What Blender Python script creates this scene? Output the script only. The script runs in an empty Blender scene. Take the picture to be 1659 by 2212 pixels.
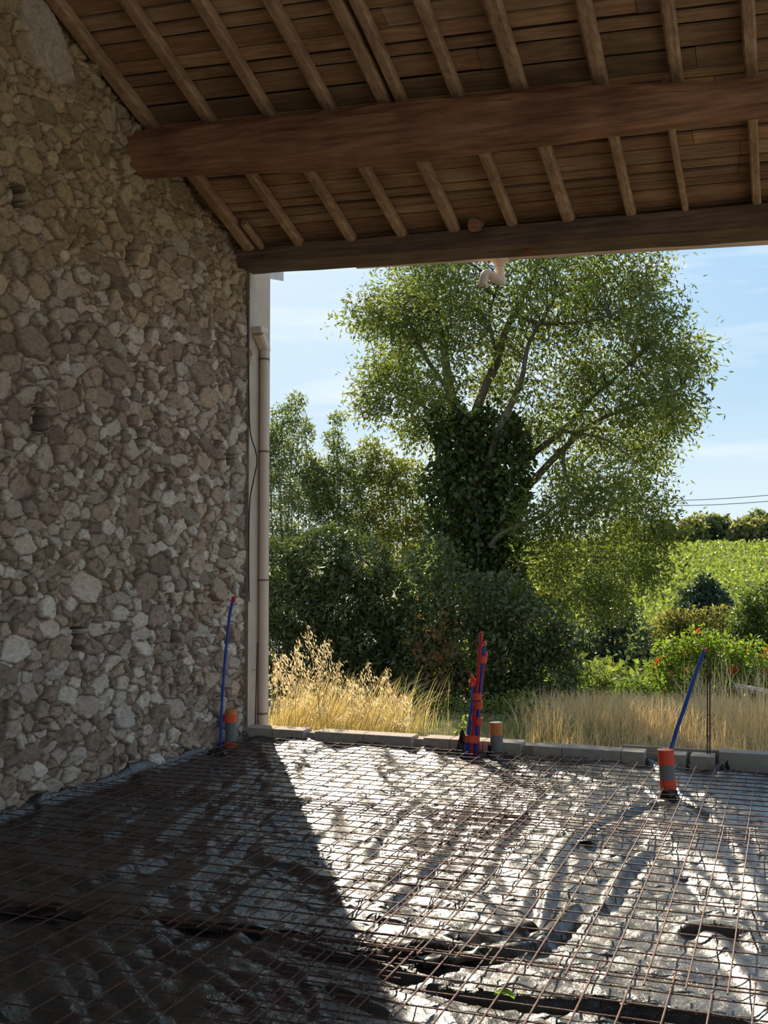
import bpy, math, random
import numpy as np
from mathutils import Vector, noise as mnoise
random.seed(7)
RNG = np.random.default_rng(11)
C = bpy.context.scene.collection
sc = bpy.context.scene

# ------------------------------------------------------------------ camera
F, PITCH, YAW, CH = 2400.0, 0.042, 0.352, 1.70
cam_d = bpy.data.cameras.new('camera'); cam = bpy.data.objects.new('camera', cam_d); C.objects.link(cam)
cam_d.sensor_fit = 'HORIZONTAL'; cam_d.sensor_width = 36.0; cam_d.lens = F/1659*36.0
cam_d.clip_end = 2000; cam_d.clip_start = 0.05
cam.location = (0, 0, CH); cam.rotation_euler = (math.pi/2+PITCH, 0, YAW)
sc.camera = cam

# ------------------------------------------------------------------ exposure, sun, sky
sc.view_settings.view_transform = 'Standard'; sc.view_settings.look = 'None'
sc.view_settings.gamma = 1.0; sc.view_settings.use_curve_mapping = False
sc.view_settings.exposure = 0.30
SUN_EL = math.radians(30.5); SUN_AZ = math.radians(30)     # azimuth left of +Y
SUN = Vector((-math.sin(SUN_AZ)*math.cos(SUN_EL), math.cos(SUN_AZ)*math.cos(SUN_EL), math.sin(SUN_EL)))
sd = bpy.data.lights.new('sun', 'SUN'); sd.energy = 8.5; sd.color = (1.0, 0.87, 0.68); sd.angle = math.radians(0.55)
so = bpy.data.objects.new('sun', sd); C.objects.link(so); so.rotation_euler = SUN.to_track_quat('Z', 'Y').to_euler()
so.location = SUN*60

w = bpy.data.worlds.new('sky'); sc.world = w; w.use_nodes = True
nt = w.node_tree; nt.nodes.clear()
def N(t, typ, **kw):
    n = t.nodes.new(typ)
    for k, v in kw.items(): setattr(n, k, v)
    return n
def ramp(t, stops, interp='LINEAR'):
    r = N(t, 'ShaderNodeValToRGB'); r.color_ramp.interpolation = interp
    el = r.color_ramp.elements
    while len(el) < len(stops): el.new(0.5)
    for e, (p, c) in zip(el, stops):
        e.position = p; e.color = (c[0], c[1], c[2], 1) if len(c) == 3 else c
    return r
tc = N(nt, 'ShaderNodeTexCoord'); sx = N(nt, 'ShaderNodeSeparateXYZ'); nt.links.new(tc.outputs['Generated'], sx.inputs[0])
rz = ramp(nt, [(0.0, (.66, .76, .80)), (.06, (.60, .73, .80)), (.14, (.44, .62, .78)), (.30, (.32, .53, .77)), (1.0, (.22, .38, .66))])
nt.links.new(sx.outputs['Z'], rz.inputs[0])
dt = N(nt, 'ShaderNodeVectorMath', operation='DOT_PRODUCT'); nt.links.new(tc.outputs['Generated'], dt.inputs[0])
dt.inputs[1].default_value = (-math.sin(SUN_AZ)*.92, math.cos(SUN_AZ)*.92, .39)
rg = ramp(nt, [(0.0, (0, 0, 0)), (.86, (0, 0, 0)), (.95, (.45, .45, .45)), (1.0, (1, 1, 1))]); nt.links.new(dt.outputs['Value'], rg.inputs[0])
mg = N(nt, 'ShaderNodeMixRGB'); nt.links.new(rg.outputs[0], mg.inputs[0]); nt.links.new(rz.outputs[0], mg.inputs[1]); mg.inputs[2].default_value = (.62, .74, .86, 1)
mp = N(nt, 'ShaderNodeMapping'); mp.inputs['Scale'].default_value = (2.2, 2.2, 14.0); mp.inputs['Rotation'].default_value = (0, .12, 0); mp.inputs['Location'].default_value = (3.1, 1.7, .4)
nt.links.new(tc.outputs['Generated'], mp.inputs[0])
nz = N(nt, 'ShaderNodeTexNoise'); nz.inputs['Scale'].default_value = 1.3; nz.inputs['Detail'].default_value = 5; nz.inputs['Roughness'].default_value = .55
nt.links.new(mp.outputs[0], nz.inputs['Vector'])
rc = ramp(nt, [(0, (0, 0, 0)), (.50, (0, 0, 0)), (.68, (.8, .8, .8)), (1, (.9, .9, .9))]); nt.links.new(nz.outputs['Fac'], rc.inputs[0])
mc = N(nt, 'ShaderNodeMixRGB'); nt.links.new(rc.outputs[0], mc.inputs[0]); nt.links.new(mg.outputs[0], mc.inputs[1]); mc.inputs[2].default_value = (.76, .82, .87, 1)
bg = N(nt, 'ShaderNodeBackground'); bg.inputs['Strength'].default_value = 1.0; nt.links.new(mc.outputs[0], bg.inputs[0])
wo = N(nt, 'ShaderNodeOutputWorld'); nt.links.new(bg.outputs[0], wo.inputs[0])

# ------------------------------------------------------------------ positions measured in the photograph
cP, sP, cY, sY = math.cos(PITCH), math.sin(PITCH), math.cos(YAW), math.sin(YAW)
def ray(x, y):
    u = (x-829.5)/F; v = -(y-1106)/F
    d = (u, cP-sP*v, sP+cP*v)
    return Vector((cY*d[0]-sY*d[1], sY*d[0]+cY*d[1], d[2]))
CAMP = Vector((0, 0, CH))
def gz(x, y, z=0.0): d = ray(x, y); return CAMP+d*((z-CH)/d.z)
def gy(x, y, Y): d = ray(x, y); return CAMP+d*(Y/d.y)
def gx(x, y, X): d = ray(x, y); return CAMP+d*(X/d.x)

# ------------------------------------------------------------------ mesh helpers
def tag(o, label=None, cat=None, group=None, kind=None):
    if label: o['label'] = label
    if cat: o['category'] = cat
    if group: o['group'] = group
    if kind: o['kind'] = kind
    return o
def thing(name, label, cat, loc=(0, 0, 0), group=None, kind=None):
    o = bpy.data.objects.new(name, None); C.objects.link(o); o.location = loc; o.empty_display_size = .1
    return tag(o, label, cat, group, kind)
def mesh_np(name, V, Fc, mat, parent=None, col=None, smooth=False, origin=None):
    V = np.asarray(V, dtype=np.float32).reshape(-1, 3)
    me = bpy.data.meshes.new(name)
    if parent is not None:
        org = np.array(parent['_w'] if '_w' in parent else parent.location, dtype=np.float32)
    else:
        org = np.array([(V[:, 0].min()+V[:, 0].max())/2, (V[:, 1].min()+V[:, 1].max())/2, V[:, 2].min()], dtype=np.float32)
    if isinstance(Fc, np.ndarray):
        k = Fc.shape[1]; n = Fc.shape[0]
        me.vertices.add(len(V)); me.vertices.foreach_set('co', (V-org).ravel())
        me.loops.add(n*k); me.loops.foreach_set('vertex_index', Fc.astype(np.int32).ravel())
        me.polygons.add(n); me.polygons.foreach_set('loop_start', np.arange(0, n*k, k, dtype=np.int32))
        try: me.polygons.foreach_set('loop_total', np.full(n, k, dtype=np.int32))
        except Exception: pass
        me.update(calc_edges=True)
    else:
        me.from_pydata([tuple(v) for v in (V-org)], [], [tuple(f) for f in Fc]); me.update()
    if smooth:
        me.polygons.foreach_set('use_smooth', np.ones(len(me.polygons), dtype=bool))
        if not isinstance(Fc, np.ndarray): me.set_sharp_from_angle(angle=math.radians(40))
    if col is not None:
        a = me.color_attributes.new('Col', 'FLOAT_COLOR', 'POINT')
        cc = np.ones((len(V), 4), dtype=np.float32); cc[:, :3] = col
        a.data.foreach_set('color', cc.ravel())
    me.materials.append(mat); me.validate()
    o = bpy.data.objects.new(name, me); C.objects.link(o)
    if parent is not None: o.parent = parent
    else: o.location = org.tolist()
    o['_w'] = [float(v) for v in org]
    return o
class MB:
    def __init__(s): s.v = []; s.f = []
    def box(s, x0, x1, y0, y1, z0, z1):
        b = len(s.v)
        s.v += [(x0, y0, z0), (x1, y0, z0), (x1, y1, z0), (x0, y1, z0), (x0, y0, z1), (x1, y0, z1), (x1, y1, z1), (x0, y1, z1)]
        s.f += [tuple(b+i for i in q) for q in ((0, 3, 2, 1), (4, 5, 6, 7), (0, 1, 5, 4), (1, 2, 6, 5), (2, 3, 7, 6), (3, 0, 4, 7))]
        return s
    def hexa(s, pts):
        b = len(s.v); s.v += [tuple(p) for p in pts]
        s.f += [tuple(b+i for i in q) for q in ((0, 3, 2, 1), (4, 5, 6, 7), (0, 1, 5, 4), (1, 2, 6, 5), (2, 3, 7, 6), (3, 0, 4, 7))]
        return s
    def tube(s, pts, rad, seg=8, cap=True, sq=2.0, asp=1.0, rough=0.0, up=(0, 0, 1), open_end=False):
        pts = [Vector(p) for p in pts]; n = len(pts)
        if not hasattr(rad, '__len__'): rad = [rad]*n
        b = len(s.v); a0 = None
        for i, p in enumerate(pts):
            t = (pts[min(i+1, n-1)]-pts[max(i-1, 0)]).normalized()
            if a0 is None:
                u = Vector(up)
                if abs(u.dot(t)) > .95: u = Vector((1, 0, 0))
                a0 = u.cross(t).normalized()
            else:
                a0 = (a0-t*a0.dot(t)).normalized()
            b0 = t.cross(a0)
            for k in range(seg):
                th = 2*math.pi*(k+.5)/seg; c_, s_ = math.cos(th), math.sin(th)
                m = (abs(c_)**sq+abs(s_)**sq)**(-1/sq)
                r = rad[i]*m
                if rough: r *= 1+rough*mnoise.noise(Vector((p.x*2.3+5*c_, p.y*2.3+5*s_, p.z*2.3)))
                s.v.append(tuple(p+a0*(c_*r*asp)+b0*(s_*r)))
        for i in range(n-1):
            for k in range(seg):
                k2 = (k+1) % seg
                s.f.append((b+i*seg+k, b+i*seg+k2, b+(i+1)*seg+k2, b+(i+1)*seg+k))
        if cap:
            s.f.append(tuple(b+k for k in range(seg-1, -1, -1)))
            if not open_end: s.f.append(tuple(b+(n-1)*seg+k for k in range(seg)))
        return s
    def build(s, name, mat, parent=None, smooth=False):
        return mesh_np(name, s.v, s.f, mat, parent, smooth=smooth)
def smooth_path(pts, sub=6):
    pts = [Vector(p) for p in pts]; out = []
    for i in range(len(pts)-1):
        p0 = pts[max(i-1, 0)]; p1 = pts[i]; p2 = pts[i+1]; p3 = pts[min(i+2, len(pts)-1)]
        for j in range(sub):
            t = j/sub
            out.append(.5*((2*p1)+(p2-p0)*t+(2*p0-5*p1+4*p2-p3)*t*t+(3*p1-p0-3*p2+p3)*t**3))
    out.append(pts[-1]); return out
def bevel(o, wd=.004, seg=2):
    m = o.modifiers.new('b', 'BEVEL'); m.width = wd; m.segments = seg; m.limit_method = 'ANGLE'; return o
# numpy value noise
def vnoise(x, y, seed=0):
    g = np.random.default_rng(seed).random((257, 257)).astype(np.float32)
    xi = np.floor(x).astype(int); yi = np.floor(y).astype(int); fx = x-xi; fy = y-yi
    fx = fx*fx*(3-2*fx); fy = fy*fy*(3-2*fy)
    a = g[xi & 255, yi & 255]; b = g[(xi+1) & 255, yi & 255]; c = g[xi & 255, (yi+1) & 255]; d = g[(xi+1) & 255, (yi+1) & 255]
    return (a*(1-fx)+b*fx)*(1-fy)+(c*(1-fx)+d*fx)*fy
def fbm(x, y, seed=0, oct=4):
    s = 0; a = .5; t = 0
    for i in range(oct):
        s = s+a*vnoise(x*2**i+7.3*i, y*2**i+3.1*i, seed+i); t += a; a *= .5
    return s/t
def sstep(a, b, x):
    t = np.clip((x-a)/(b-a), 0, 1); return t*t*(3-2*t)
def grid_faces(nx, ny):
    i = np.arange(nx-1)[:, None]*ny+np.arange(ny-1)[None, :]
    i = i.ravel(); return np.stack([i, i+ny, i+ny+1, i+1], 1)

# ------------------------------------------------------------------ materials
def mat_base(name):
    m = bpy.data.materials.new(name); m.use_nodes = True; t = m.node_tree
    return m, t, t.nodes['Principled BSDF']
def simple(name, color, rough=.6, metal=0, var=.0, vscale=12, bump=0, bscale=60, spec=.5):
    m, t, p = mat_base(name)
    p.inputs['Roughness'].default_value = rough; p.inputs['Metallic'].default_value = metal
    p.inputs['Specular IOR Level'].default_value = spec
    p.inputs['Base Color'].default_value = (*color, 1)
    tcn = N(t, 'ShaderNodeTexCoord')
    if var:
        n = N(t, 'ShaderNodeTexNoise'); n.inputs['Scale'].default_value = vscale; n.inputs['Detail'].default_value = 6
        t.links.new(tcn.outputs['Object'], n.inputs['Vector'])
        r = ramp(t, [(.3, tuple(c*(1-var) for c in color)), (.7, tuple(min(c*(1+var), 1) for c in color))])
        t.links.new(n.outputs['Fac'], r.inputs[0]); t.links.new(r.outputs[0], p.inputs['Base Color'])
    if bump:
        n = N(t, 'ShaderNodeTexNoise'); n.inputs['Scale'].default_value = bscale; n.inputs['Detail'].default_value = 5
        t.links.new(tcn.outputs['Object'], n.inputs['Vector'])
        b = N(t, 'ShaderNodeBump'); b.inputs['Strength'].default_value = bump; b.inputs['Distance'].default_value = .01
        t.links.new(n.outputs['Fac'], b.inputs['Height']); t.links.new(b.outputs[0], p.inputs['Normal'])
    return m
def wood(name, c1, c2, stretch, scale=5, bump=.5, rough=.8, attr=False):
    m, t, p = mat_base(name); p.inputs['Roughness'].default_value = rough; p.inputs['Specular IOR Level'].default_value = .25
    tcn = N(t, 'ShaderNodeTexCoord'); mp = N(t, 'ShaderNodeMapping'); mp.inputs['Scale'].default_value = stretch
    t.links.new(tcn.outputs['Object'], mp.inputs[0])
    oi = N(t, 'ShaderNodeObjectInfo'); ad = N(t, 'ShaderNodeVectorMath', operation='ADD')
    ml = N(t, 'ShaderNodeMath', operation='MULTIPLY'); ml.inputs[1].default_value = 37.0
    t.links.new(oi.outputs['Random'], ml.inputs[0]); t.links.new(mp.outputs[0], ad.inputs[0]); t.links.new(ml.outputs[0], ad.inputs[1])
    n = N(t, 'ShaderNodeTexNoise'); n.inputs['Scale'].default_value = scale; n.inputs['Detail'].default_value = 8; n.inputs['Roughness'].default_value = .6
    t.links.new(ad.outputs[0], n.inputs['Vector'])
    r = ramp(t, [(.28, c1), (.72, c2)]); t.links.new(n.outputs['Fac'], r.inputs[0])
    src = r.outputs[0]
    n2 = N(t, 'ShaderNodeTexNoise'); n2.inputs['Scale'].default_value = 2.2; n2.inputs['Detail'].default_value = 4; t.links.new(tcn.outputs['Object'], n2.inputs['Vector'])
    r2 = ramp(t, [(.35, (.55, .5, .5)), (.6, (1, 1, 1))]); t.links.new(n2.outputs['Fac'], r2.inputs[0])
    mx = N(t, 'ShaderNodeMixRGB', blend_type='MULTIPLY'); mx.inputs[0].default_value = .7
    t.links.new(src, mx.inputs[1]); t.links.new(r2.outputs[0], mx.inputs[2]); src = mx.outputs[0]
    if attr:
        at = N(t, 'ShaderNodeAttribute', attribute_name='Col'); m2 = N(t, 'ShaderNodeMixRGB', blend_type='MULTIPLY'); m2.inputs[0].default_value = 1
        t.links.new(src, m2.inputs[1]); t.links.new(at.outputs['Color'], m2.inputs[2]); src = m2.outputs[0]
    t.links.new(src, p.inputs['Base Color'])
    b = N(t, 'ShaderNodeBump'); b.inputs['Strength'].default_value = bump; b.inputs['Distance'].default_value = .01
    t.links.new(n.outputs['Fac'], b.inputs['Height']); t.links.new(b.outputs[0], p.inputs['Normal'])
    return m
def leaf_mat(name, trans=.50, rough=.5, tint=(1.35, 1.45, .6), spec=.2):
    m, t, p = mat_base(name); p.inputs['Roughness'].default_value = rough; p.inputs['Specular IOR Level'].default_value = spec
    at = N(t, 'ShaderNodeAttribute', attribute_name='Col'); t.links.new(at.outputs['Color'], p.inputs['Base Color'])
    tr = N(t, 'ShaderNodeBsdfTranslucent'); mu = N(t, 'ShaderNodeMixRGB', blend_type='MULTIPLY'); mu.inputs[0].default_value = 1; mu.inputs[2].default_value = (*tint, 1)
    t.links.new(at.outputs['Color'], mu.inputs[1]); t.links.new(mu.outputs[0], tr.inputs[0])
    mx = N(t, 'ShaderNodeMixShader'); mx.inputs[0].default_value = trans
    t.links.new(p.outputs[0], mx.inputs[1]); t.links.new(tr.outputs[0], mx.inputs[2])
    t.links.new(mx.outputs[0], t.nodes['Material Output'].inputs['Surface'])
    return m
M = {}
M['plank'] = wood('board wood', (.27, .145, .070), (.56, .335, .175), (.8, 9, 4), 4, .35, attr=True)
M['rafter'] = wood('rafter wood', (.27, .15, .08), (.58, .36, .20), (9, .8, 9), 4, .6)
M['log'] = wood('purlin wood', (.17, .070, .038), (.46, .225, .12), (.6, 8, 8), 4, .8)
M['lintel'] = wood('lintel wood', (.085, .053, .033), (.25, .16, .10), (.6, 8, 8), 4, .6)
M['grey_wood'] = wood('weathered wood', (.14, .11, .08), (.34, .28, .21), (1, 8, 8), 5, .6)
M['bark'] = wood('bark', (.07, .055, .04), (.24, .20, .15), (6, 6, 1.2), 4, .9)
M['rebar'] = simple('rusty steel', (.12, .055, .038), .6, .3, .45, 25, .6, 300)
M['rebar_dark'] = simple('dark steel', (.06, .035, .028), .55, .4, .4, 30, .5, 300)
M['plaster'] = simple('lime plaster', (.56, .455, .36), .9, 0, .10, 5, .5, 90)
M['block'] = simple('concrete block', (.42, .355, .285), .95, 0, .16, 14, .8, 140)
M['board'] = simple('grey formwork', (.36, .305, .25), .9, 0, .1, 8, .4, 90)
M['pvc'] = simple('grey pvc', (.17, .165, .155), .4, 0, .06, 6)
M['pvc_orange'] = simple('orange pipe end', (.62, .20, .045), .5, 0, .1, 9)
M['tape'] = simple('orange red tape', (.75, .075, .025), .45, 0, .08, 20, .3, 60)
M['blue'] = simple('blue conduit', (.015, .07, .33), .3)
M['red'] = simple('red conduit', (.50, .012, .02), .3)
M['sand_pvc'] = simple('sand coloured pvc', (.68, .54, .42), .4, 0, .06, 3)
M['cable'] = simple('black cable', (.012, .011, .011), .5)
M['white_paint'] = simple('white painted board', (.56, .55, .50), .7, 0, .12, 9)
M['rust'] = simple('rust', (.28, .07, .02), .8, 0, .5, 40)
M['dirt'] = simple('dry soil', (.13, .125, .06), 1, 0, .3, 2, .8, 20)
M['tile'] = simple('clay tile', (.26, .12, .07), .9, 0, .2, 9)
M['wire'] = simple('power line', (.16, .18, .19), .6)
M['green_post'] = simple('green fence post', (.03, .10, .05), .6)
M['leaf'] = leaf_mat('leaves'); M['leaf_gloss'] = leaf_mat('glossy leaves', .28, .4, (1.25, 1.35, .5), .35)
M['grass'] = leaf_mat('grass', .40, .6, (1.2, 1.1, .8), .3)
M['vine'] = leaf_mat('vine leaves', .45, .5)
M['petal'] = leaf_mat('petals', .4, .5, (1.1, 1, 1))

# stone wall
m, t, p = mat_base('rubble stone'); p.inputs['Roughness'].default_value = .88; p.inputs['Specular IOR Level'].default_value = .25
at = N(t, 'ShaderNodeAttribute', attribute_name='Col'); tcn = N(t, 'ShaderNodeTexCoord')
mp = N(t, 'ShaderNodeMapping'); mp.inputs['Scale'].default_value = (1, 1, 1.6); mp.inputs['Rotation'].default_value = (.5, 0, 0); t.links.new(tcn.outputs['Object'], mp.inputs[0])
n1 = N(t, 'ShaderNodeTexNoise'); n1.inputs['Scale'].default_value = 26; n1.inputs['Detail'].default_value = 9; n1.inputs['Roughness'].default_value = .65; t.links.new(mp.outputs[0], n1.inputs['Vector'])
r1 = ramp(t, [(.25, (.62, .60, .58)), (.5, (1, 1, 1)), (.75, (1.3, 1.3, 1.28))]); t.links.new(n1.outputs['Fac'], r1.inputs[0])
mx = N(t, 'ShaderNodeMixRGB', blend_type='MULTIPLY'); mx.inputs[0].default_value = 1; t.links.new(at.outputs['Color'], mx.inputs[1]); t.links.new(r1.outputs[0], mx.inputs[2])
t.links.new(mx.outputs[0], p.inputs['Base Color'])
n2 = N(t, 'ShaderNodeTexNoise'); n2.inputs['Scale'].default_value = 45; n2.inputs['Detail'].default_value = 8; n2.inputs['Roughness'].default_value = .7; t.links.new(mp.outputs[0], n2.inputs['Vector'])
b = N(t, 'ShaderNodeBump'); b.inputs['Strength'].default_value = .9; b.inputs['Distance'].default_value = .012; t.links.new(n2.outputs['Fac'], b.inputs['Height']); t.links.new(b.outputs[0], p.inputs['Normal'])
M['stone'] = m

# dusty black polythene
m, t, p = mat_base('dusty black polythene'); tcn = N(t, 'ShaderNodeTexCoord')
nd = N(t, 'ShaderNodeTexNoise'); nd.inputs['Scale'].default_value = 2.6; nd.inputs['Detail'].default_value = 7; nd.inputs['Roughness'].default_value = .65; t.links.new(tcn.outputs['Object'], nd.inputs['Vector'])
rd = ramp(t, [(.30, (0, 0, 0)), (.68, (1, 1, 1))]); t.links.new(nd.outputs['Fac'], rd.inputs[0])
mx = N(t, 'ShaderNodeMixRGB'); t.links.new(rd.outputs[0], mx.inputs[0]); mx.inputs[1].default_value = (.014, .0135, .0145, 1); mx.inputs[2].default_value = (.070, .064, .053, 1)
t.links.new(mx.outputs[0], p.inputs['Base Color'])
mr = N(t, 'ShaderNodeMapRange'); mr.inputs['To Min'].default_value = .34; mr.inputs['To Max'].default_value = .55; t.links.new(rd.outputs[0], mr.inputs['Value']); t.links.new(mr.outputs[0], p.inputs['Roughness'])
p.inputs['Specular IOR Level'].default_value = .28
p.inputs['Coat Weight'].default_value = .75; p.inputs['Coat Roughness'].default_value = .12
nb = N(t, 'ShaderNodeTexNoise'); nb.inputs['Scale'].default_value = 14; nb.inputs['Detail'].default_value = 6; nb.inputs['Distortion'].default_value = .8; t.links.new(tcn.outputs['Object'], nb.inputs['Vector'])
b = N(t, 'ShaderNodeBump'); b.inputs['Strength'].default_value = .5; b.inputs['Distance'].default_value = .012; t.links.new(nb.outputs['Fac'], b.inputs['Height']); t.links.new(b.outputs[0], p.inputs['Normal'])
nc = N(t, 'ShaderNodeTexNoise'); nc.inputs['Scale'].default_value = 34; nc.inputs['Detail'].default_value = 3; nc.inputs['Distortion'].default_value = 1.6; t.links.new(tcn.outputs['Object'], nc.inputs['Vector'])
b2 = N(t, 'ShaderNodeBump'); b2.inputs['Strength'].default_value = .6; b2.inputs['Distance'].default_value = .006; t.links.new(nc.outputs['Fac'], b2.inputs['Height']); t.links.new(b.outputs[0], b2.inputs['Normal']); t.links.new(b2.outputs[0], p.inputs['Normal']); t.links.new(b2.outputs[0], p.inputs['Coat Normal'])
M['plastic'] = m
M['plastic_black'] = simple('clean black polythene', (.012, .011, .012), .22, 0, 0, 1, .3, 14, .5)

# ================================================================== STRUCTURE
# -- roof planes
def zr(X, Y): return 5.13-.345*(Y-7.6)-(.045-.019*min(max(Y-7.6, 0), 2.1))*(X+4.85)      # underside of the rafters
RIDGE = 2.6
def zc(X, Y):                                             # both slopes
    return zr(X, Y) if Y >= RIDGE else zr(X, RIDGE)-.345*(RIDGE-Y)

# -- left gable wall of rubble stone
def build_stone_wall():
    Y0, Y1, dz = 4.3, 9.47, .0105
    ny = int((Y1-Y0)/dz)+1; nzv = int(6.5/dz)+1
    ys = np.linspace(Y0, Y1, ny, dtype=np.float32); zs = np.linspace(-.05, 6.45, nzv, dtype=np.float32)
    Yg, Zg = np.meshgrid(ys, zs, indexing='ij')
    ST = 1.5
    px = Yg+.022*(fbm(Yg*14, Zg*14, 3, 3)-.5)*2; pz = (Zg+.022*(fbm(Yg*14, Zg*14, 9, 3)-.5)*2)*ST
    rng = np.random.default_rng(5); W, Hh = Y1-Y0+.4, 6.6*ST
    seeds = []; cell = {}
    for R, n, k in ((.16, 26, .92), (.125, 160, .86), (.095, 700, .80), (.070, 2200, .74), (.046, 3600, .70), (.026, 5200, .74)):
        for _ in range(n):
            R1 = R*rng.uniform(.85, 1.15)
            a, b_ = Y0-.2+rng.random()*W, -.1+rng.random()*Hh; ci, cj = int(a/.15), int(b_/.15); ok = True
            for i in (-2, -1, 0, 1, 2):
                for j in (-2, -1, 0, 1, 2):
                    for (sa, sb, sr) in cell.get((ci+i, cj+j), ()):
                        if (sa-a)**2+(sb-b_)**2 < ((sr+R1)*k)**2: ok = False; break
                    if not ok: break
                if not ok: break
            if ok: seeds.append((a, b_, R1)); cell.setdefault((ci, cj), []).append((a, b_, R1))
    S = np.array(seeds, dtype=np.float32)
    i1 = np.zeros(Yg.shape, int); e = np.zeros(Yg.shape, np.float32)
    T = 40
    for a in range(0, ny, T):
        for b_ in range(0, nzv, T):
            sl = (slice(a, a+T), slice(b_, b_+T)); qx, qz = px[sl], pz[sl]
            cx, cz = qx.mean(), qz.mean(); mk = (abs(S[:, 0]-cx) < .62) & (abs(S[:, 1]-cz) < .66); idx = np.nonzero(mk)[0]; s_ = S[idx]
            d = (qx[..., None]-s_[:, 0])**2+(qz[..., None]-s_[:, 1])**2-s_[:, 2]**2
            o = np.argpartition(d, 1, axis=-1)[..., :2]
            da = np.take_along_axis(d, o, -1); sw = da[..., 0] > da[..., 1]
            o = np.where(sw[..., None], o[..., ::-1], o); da = np.where(sw[..., None], da[..., ::-1], da)
            c1 = s_[o[..., 0]]; c2 = s_[o[..., 1]]
            e[sl] = (da[..., 1]-da[..., 0])/(2*np.hypot(c1[..., 0]-c2[..., 0], c1[..., 1]-c2[..., 1])+1e-6); i1[sl] = idx[o[..., 0]]
    n = len(S); base = rng.normal(0, .011, n); tx = rng.normal(0, .17, n); tz = rng.normal(0, .20, n)
    hue = rng.random(n); val = rng.normal(1, .17, n).clip(.6, 1.5)
    pale = (rng.random(n) < .22)&(S[:, 2] > .035)
    R = S[i1, 2]
    jw = .002+.006*vnoise(Yg*5, Zg*5, 77)
    # chipped facets across the faces of the stones
    fx = np.zeros(Yg.shape); bd = np.full(Yg.shape, 9.0); cs = .075; gi, gj = np.floor(px/cs).astype(int), np.floor(pz/cs).astype(int)
    rg_ = np.random.default_rng(8).random((5, 256, 256))
    for a in (-1, 0, 1):
        for b_ in (-1, 0, 1):
            I, J = (gi+a) & 255, (gj+b_) & 255; cx = (gi+a+rg_[0][I, J])*cs; cz = (gj+b_+rg_[1][I, J])*cs
            dd = (px-cx)**2+(pz-cz)**2; mk = dd < bd; bd = np.where(mk, dd, bd)
            fx = np.where(mk, (px-cx)*(rg_[2][I, J]-.5)*.55+(pz-cz)*(rg_[3][I, J]-.5)*.55+(rg_[4][I, J]-.5)*.008, fx)
    prof = np.clip((e-jw)/(.005+.035*R), 0, 1); prof = prof*(2-prof)
    h = prof*(.020+.085*R+base[i1]+fx+tx[i1]*(px-S[i1, 0])+tz[i1]*(pz-S[i1, 1]))
    h += .010*(fbm(Yg*22, Zg*22, 31, 4)-.5)*prof+.006*(fbm(Yg*30, Zg*30, 35, 2)-.5)
    h += .05*(fbm(Yg*.8, Zg*.8, 41, 2)-.5)
    # colours of the stones and of the mortar, yellower towards the top
    c_a = np.array([.45, .335, .245]); c_b = np.array([.36, .265, .20]); c_c = np.array([.54, .435, .345]); c_o = np.array([.46, .32, .15]); mort = np.array([.19, .122, .078])
    u = hue[i1][..., None]
    col = np.where(u < .4, c_a, np.where(u < .7, c_b, c_c))*val[i1][..., None]
    col = np.where(pale[i1][..., None], np.array([.66, .57, .47])*np.clip(val[i1], .85, 1.15)[..., None], col)
    ochre = sstep(3.0, 4.6, Zg+1.2*(fbm(Yg*1.2, Zg*1.2, 55, 3)-.5)-.25*(Yg-7))*.75
    col = col*(1-ochre[..., None])+c_o*val[i1][..., None]*ochre[..., None]*.92
    mo = mort*(1-ochre[..., None])+np.array([.21, .13, .055])*ochre[..., None]
    col = mo+(col-mo)*prof[..., None]
    # putlog holes
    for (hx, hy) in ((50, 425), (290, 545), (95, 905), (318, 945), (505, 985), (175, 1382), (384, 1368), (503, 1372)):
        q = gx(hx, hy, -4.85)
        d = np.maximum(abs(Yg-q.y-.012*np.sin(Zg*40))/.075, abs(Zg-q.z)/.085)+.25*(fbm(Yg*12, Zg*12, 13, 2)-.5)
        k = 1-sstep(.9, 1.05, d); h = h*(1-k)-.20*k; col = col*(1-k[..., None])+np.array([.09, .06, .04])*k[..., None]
    # patch of old lime render high up on the left
    q = gx(100, 75, -4.85)
    d = np.hypot((Yg-q.y+.3*(Zg-q.z))/.36, (Zg-q.z)/.36)+.9*(fbm(Yg*4, Zg*4, 19, 4)-.5)
    k = 1-sstep(.75, .9, d); h = h*(1-.75*k)+(.035+.03*fbm(Yg*9, Zg*9, 4, 3))*k; col = col*(1-k[..., None])+np.array([.52, .42, .31])*(.8+.4*fbm(Yg*14, Zg*14, 8, 3))[..., None]*k[..., None]
    # base course bedded in mortar
    X = -4.90+h*(1-.4*sstep(9.40, 9.47, Yg))
    V = np.stack([X, Yg, Zg], -1).reshape(-1, 3); Fc = grid_faces(ny, nzv)
    fc_y = V[Fc[:, 0], 1]; fc_z = V[Fc[:, 2], 2]
    Fc = Fc[fc_z < 5.13-.345*(fc_y-7.6)+.11]
    used = np.unique(Fc); rem = np.zeros(len(V), int); rem[used] = np.arange(len(used))
    V = V[used]; colv = col.reshape(-1, 3)[used]; Fc = rem[Fc]
    # rest of the wall: body behind, part nearer than the picture
    nb = len(V); P = []; Q = []
    def quad(pts):
        b0 = nb+len(P); P.extend(pts); Q.append([b0, b0+1, b0+2, b0+3])
    quad([(-4.86, -5, -.05), (-4.86, Y0, -.05), (-4.86, Y0, 5.1), (-4.86, -5, 4.6)])
    quad([(-4.86, -5, 4.6), (-4.86, Y0, 5.1), (-4.86, Y0, zc(-4.85, Y0)+.1), (-4.86, -5, zc(-4.85, -5)+.1)])
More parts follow.
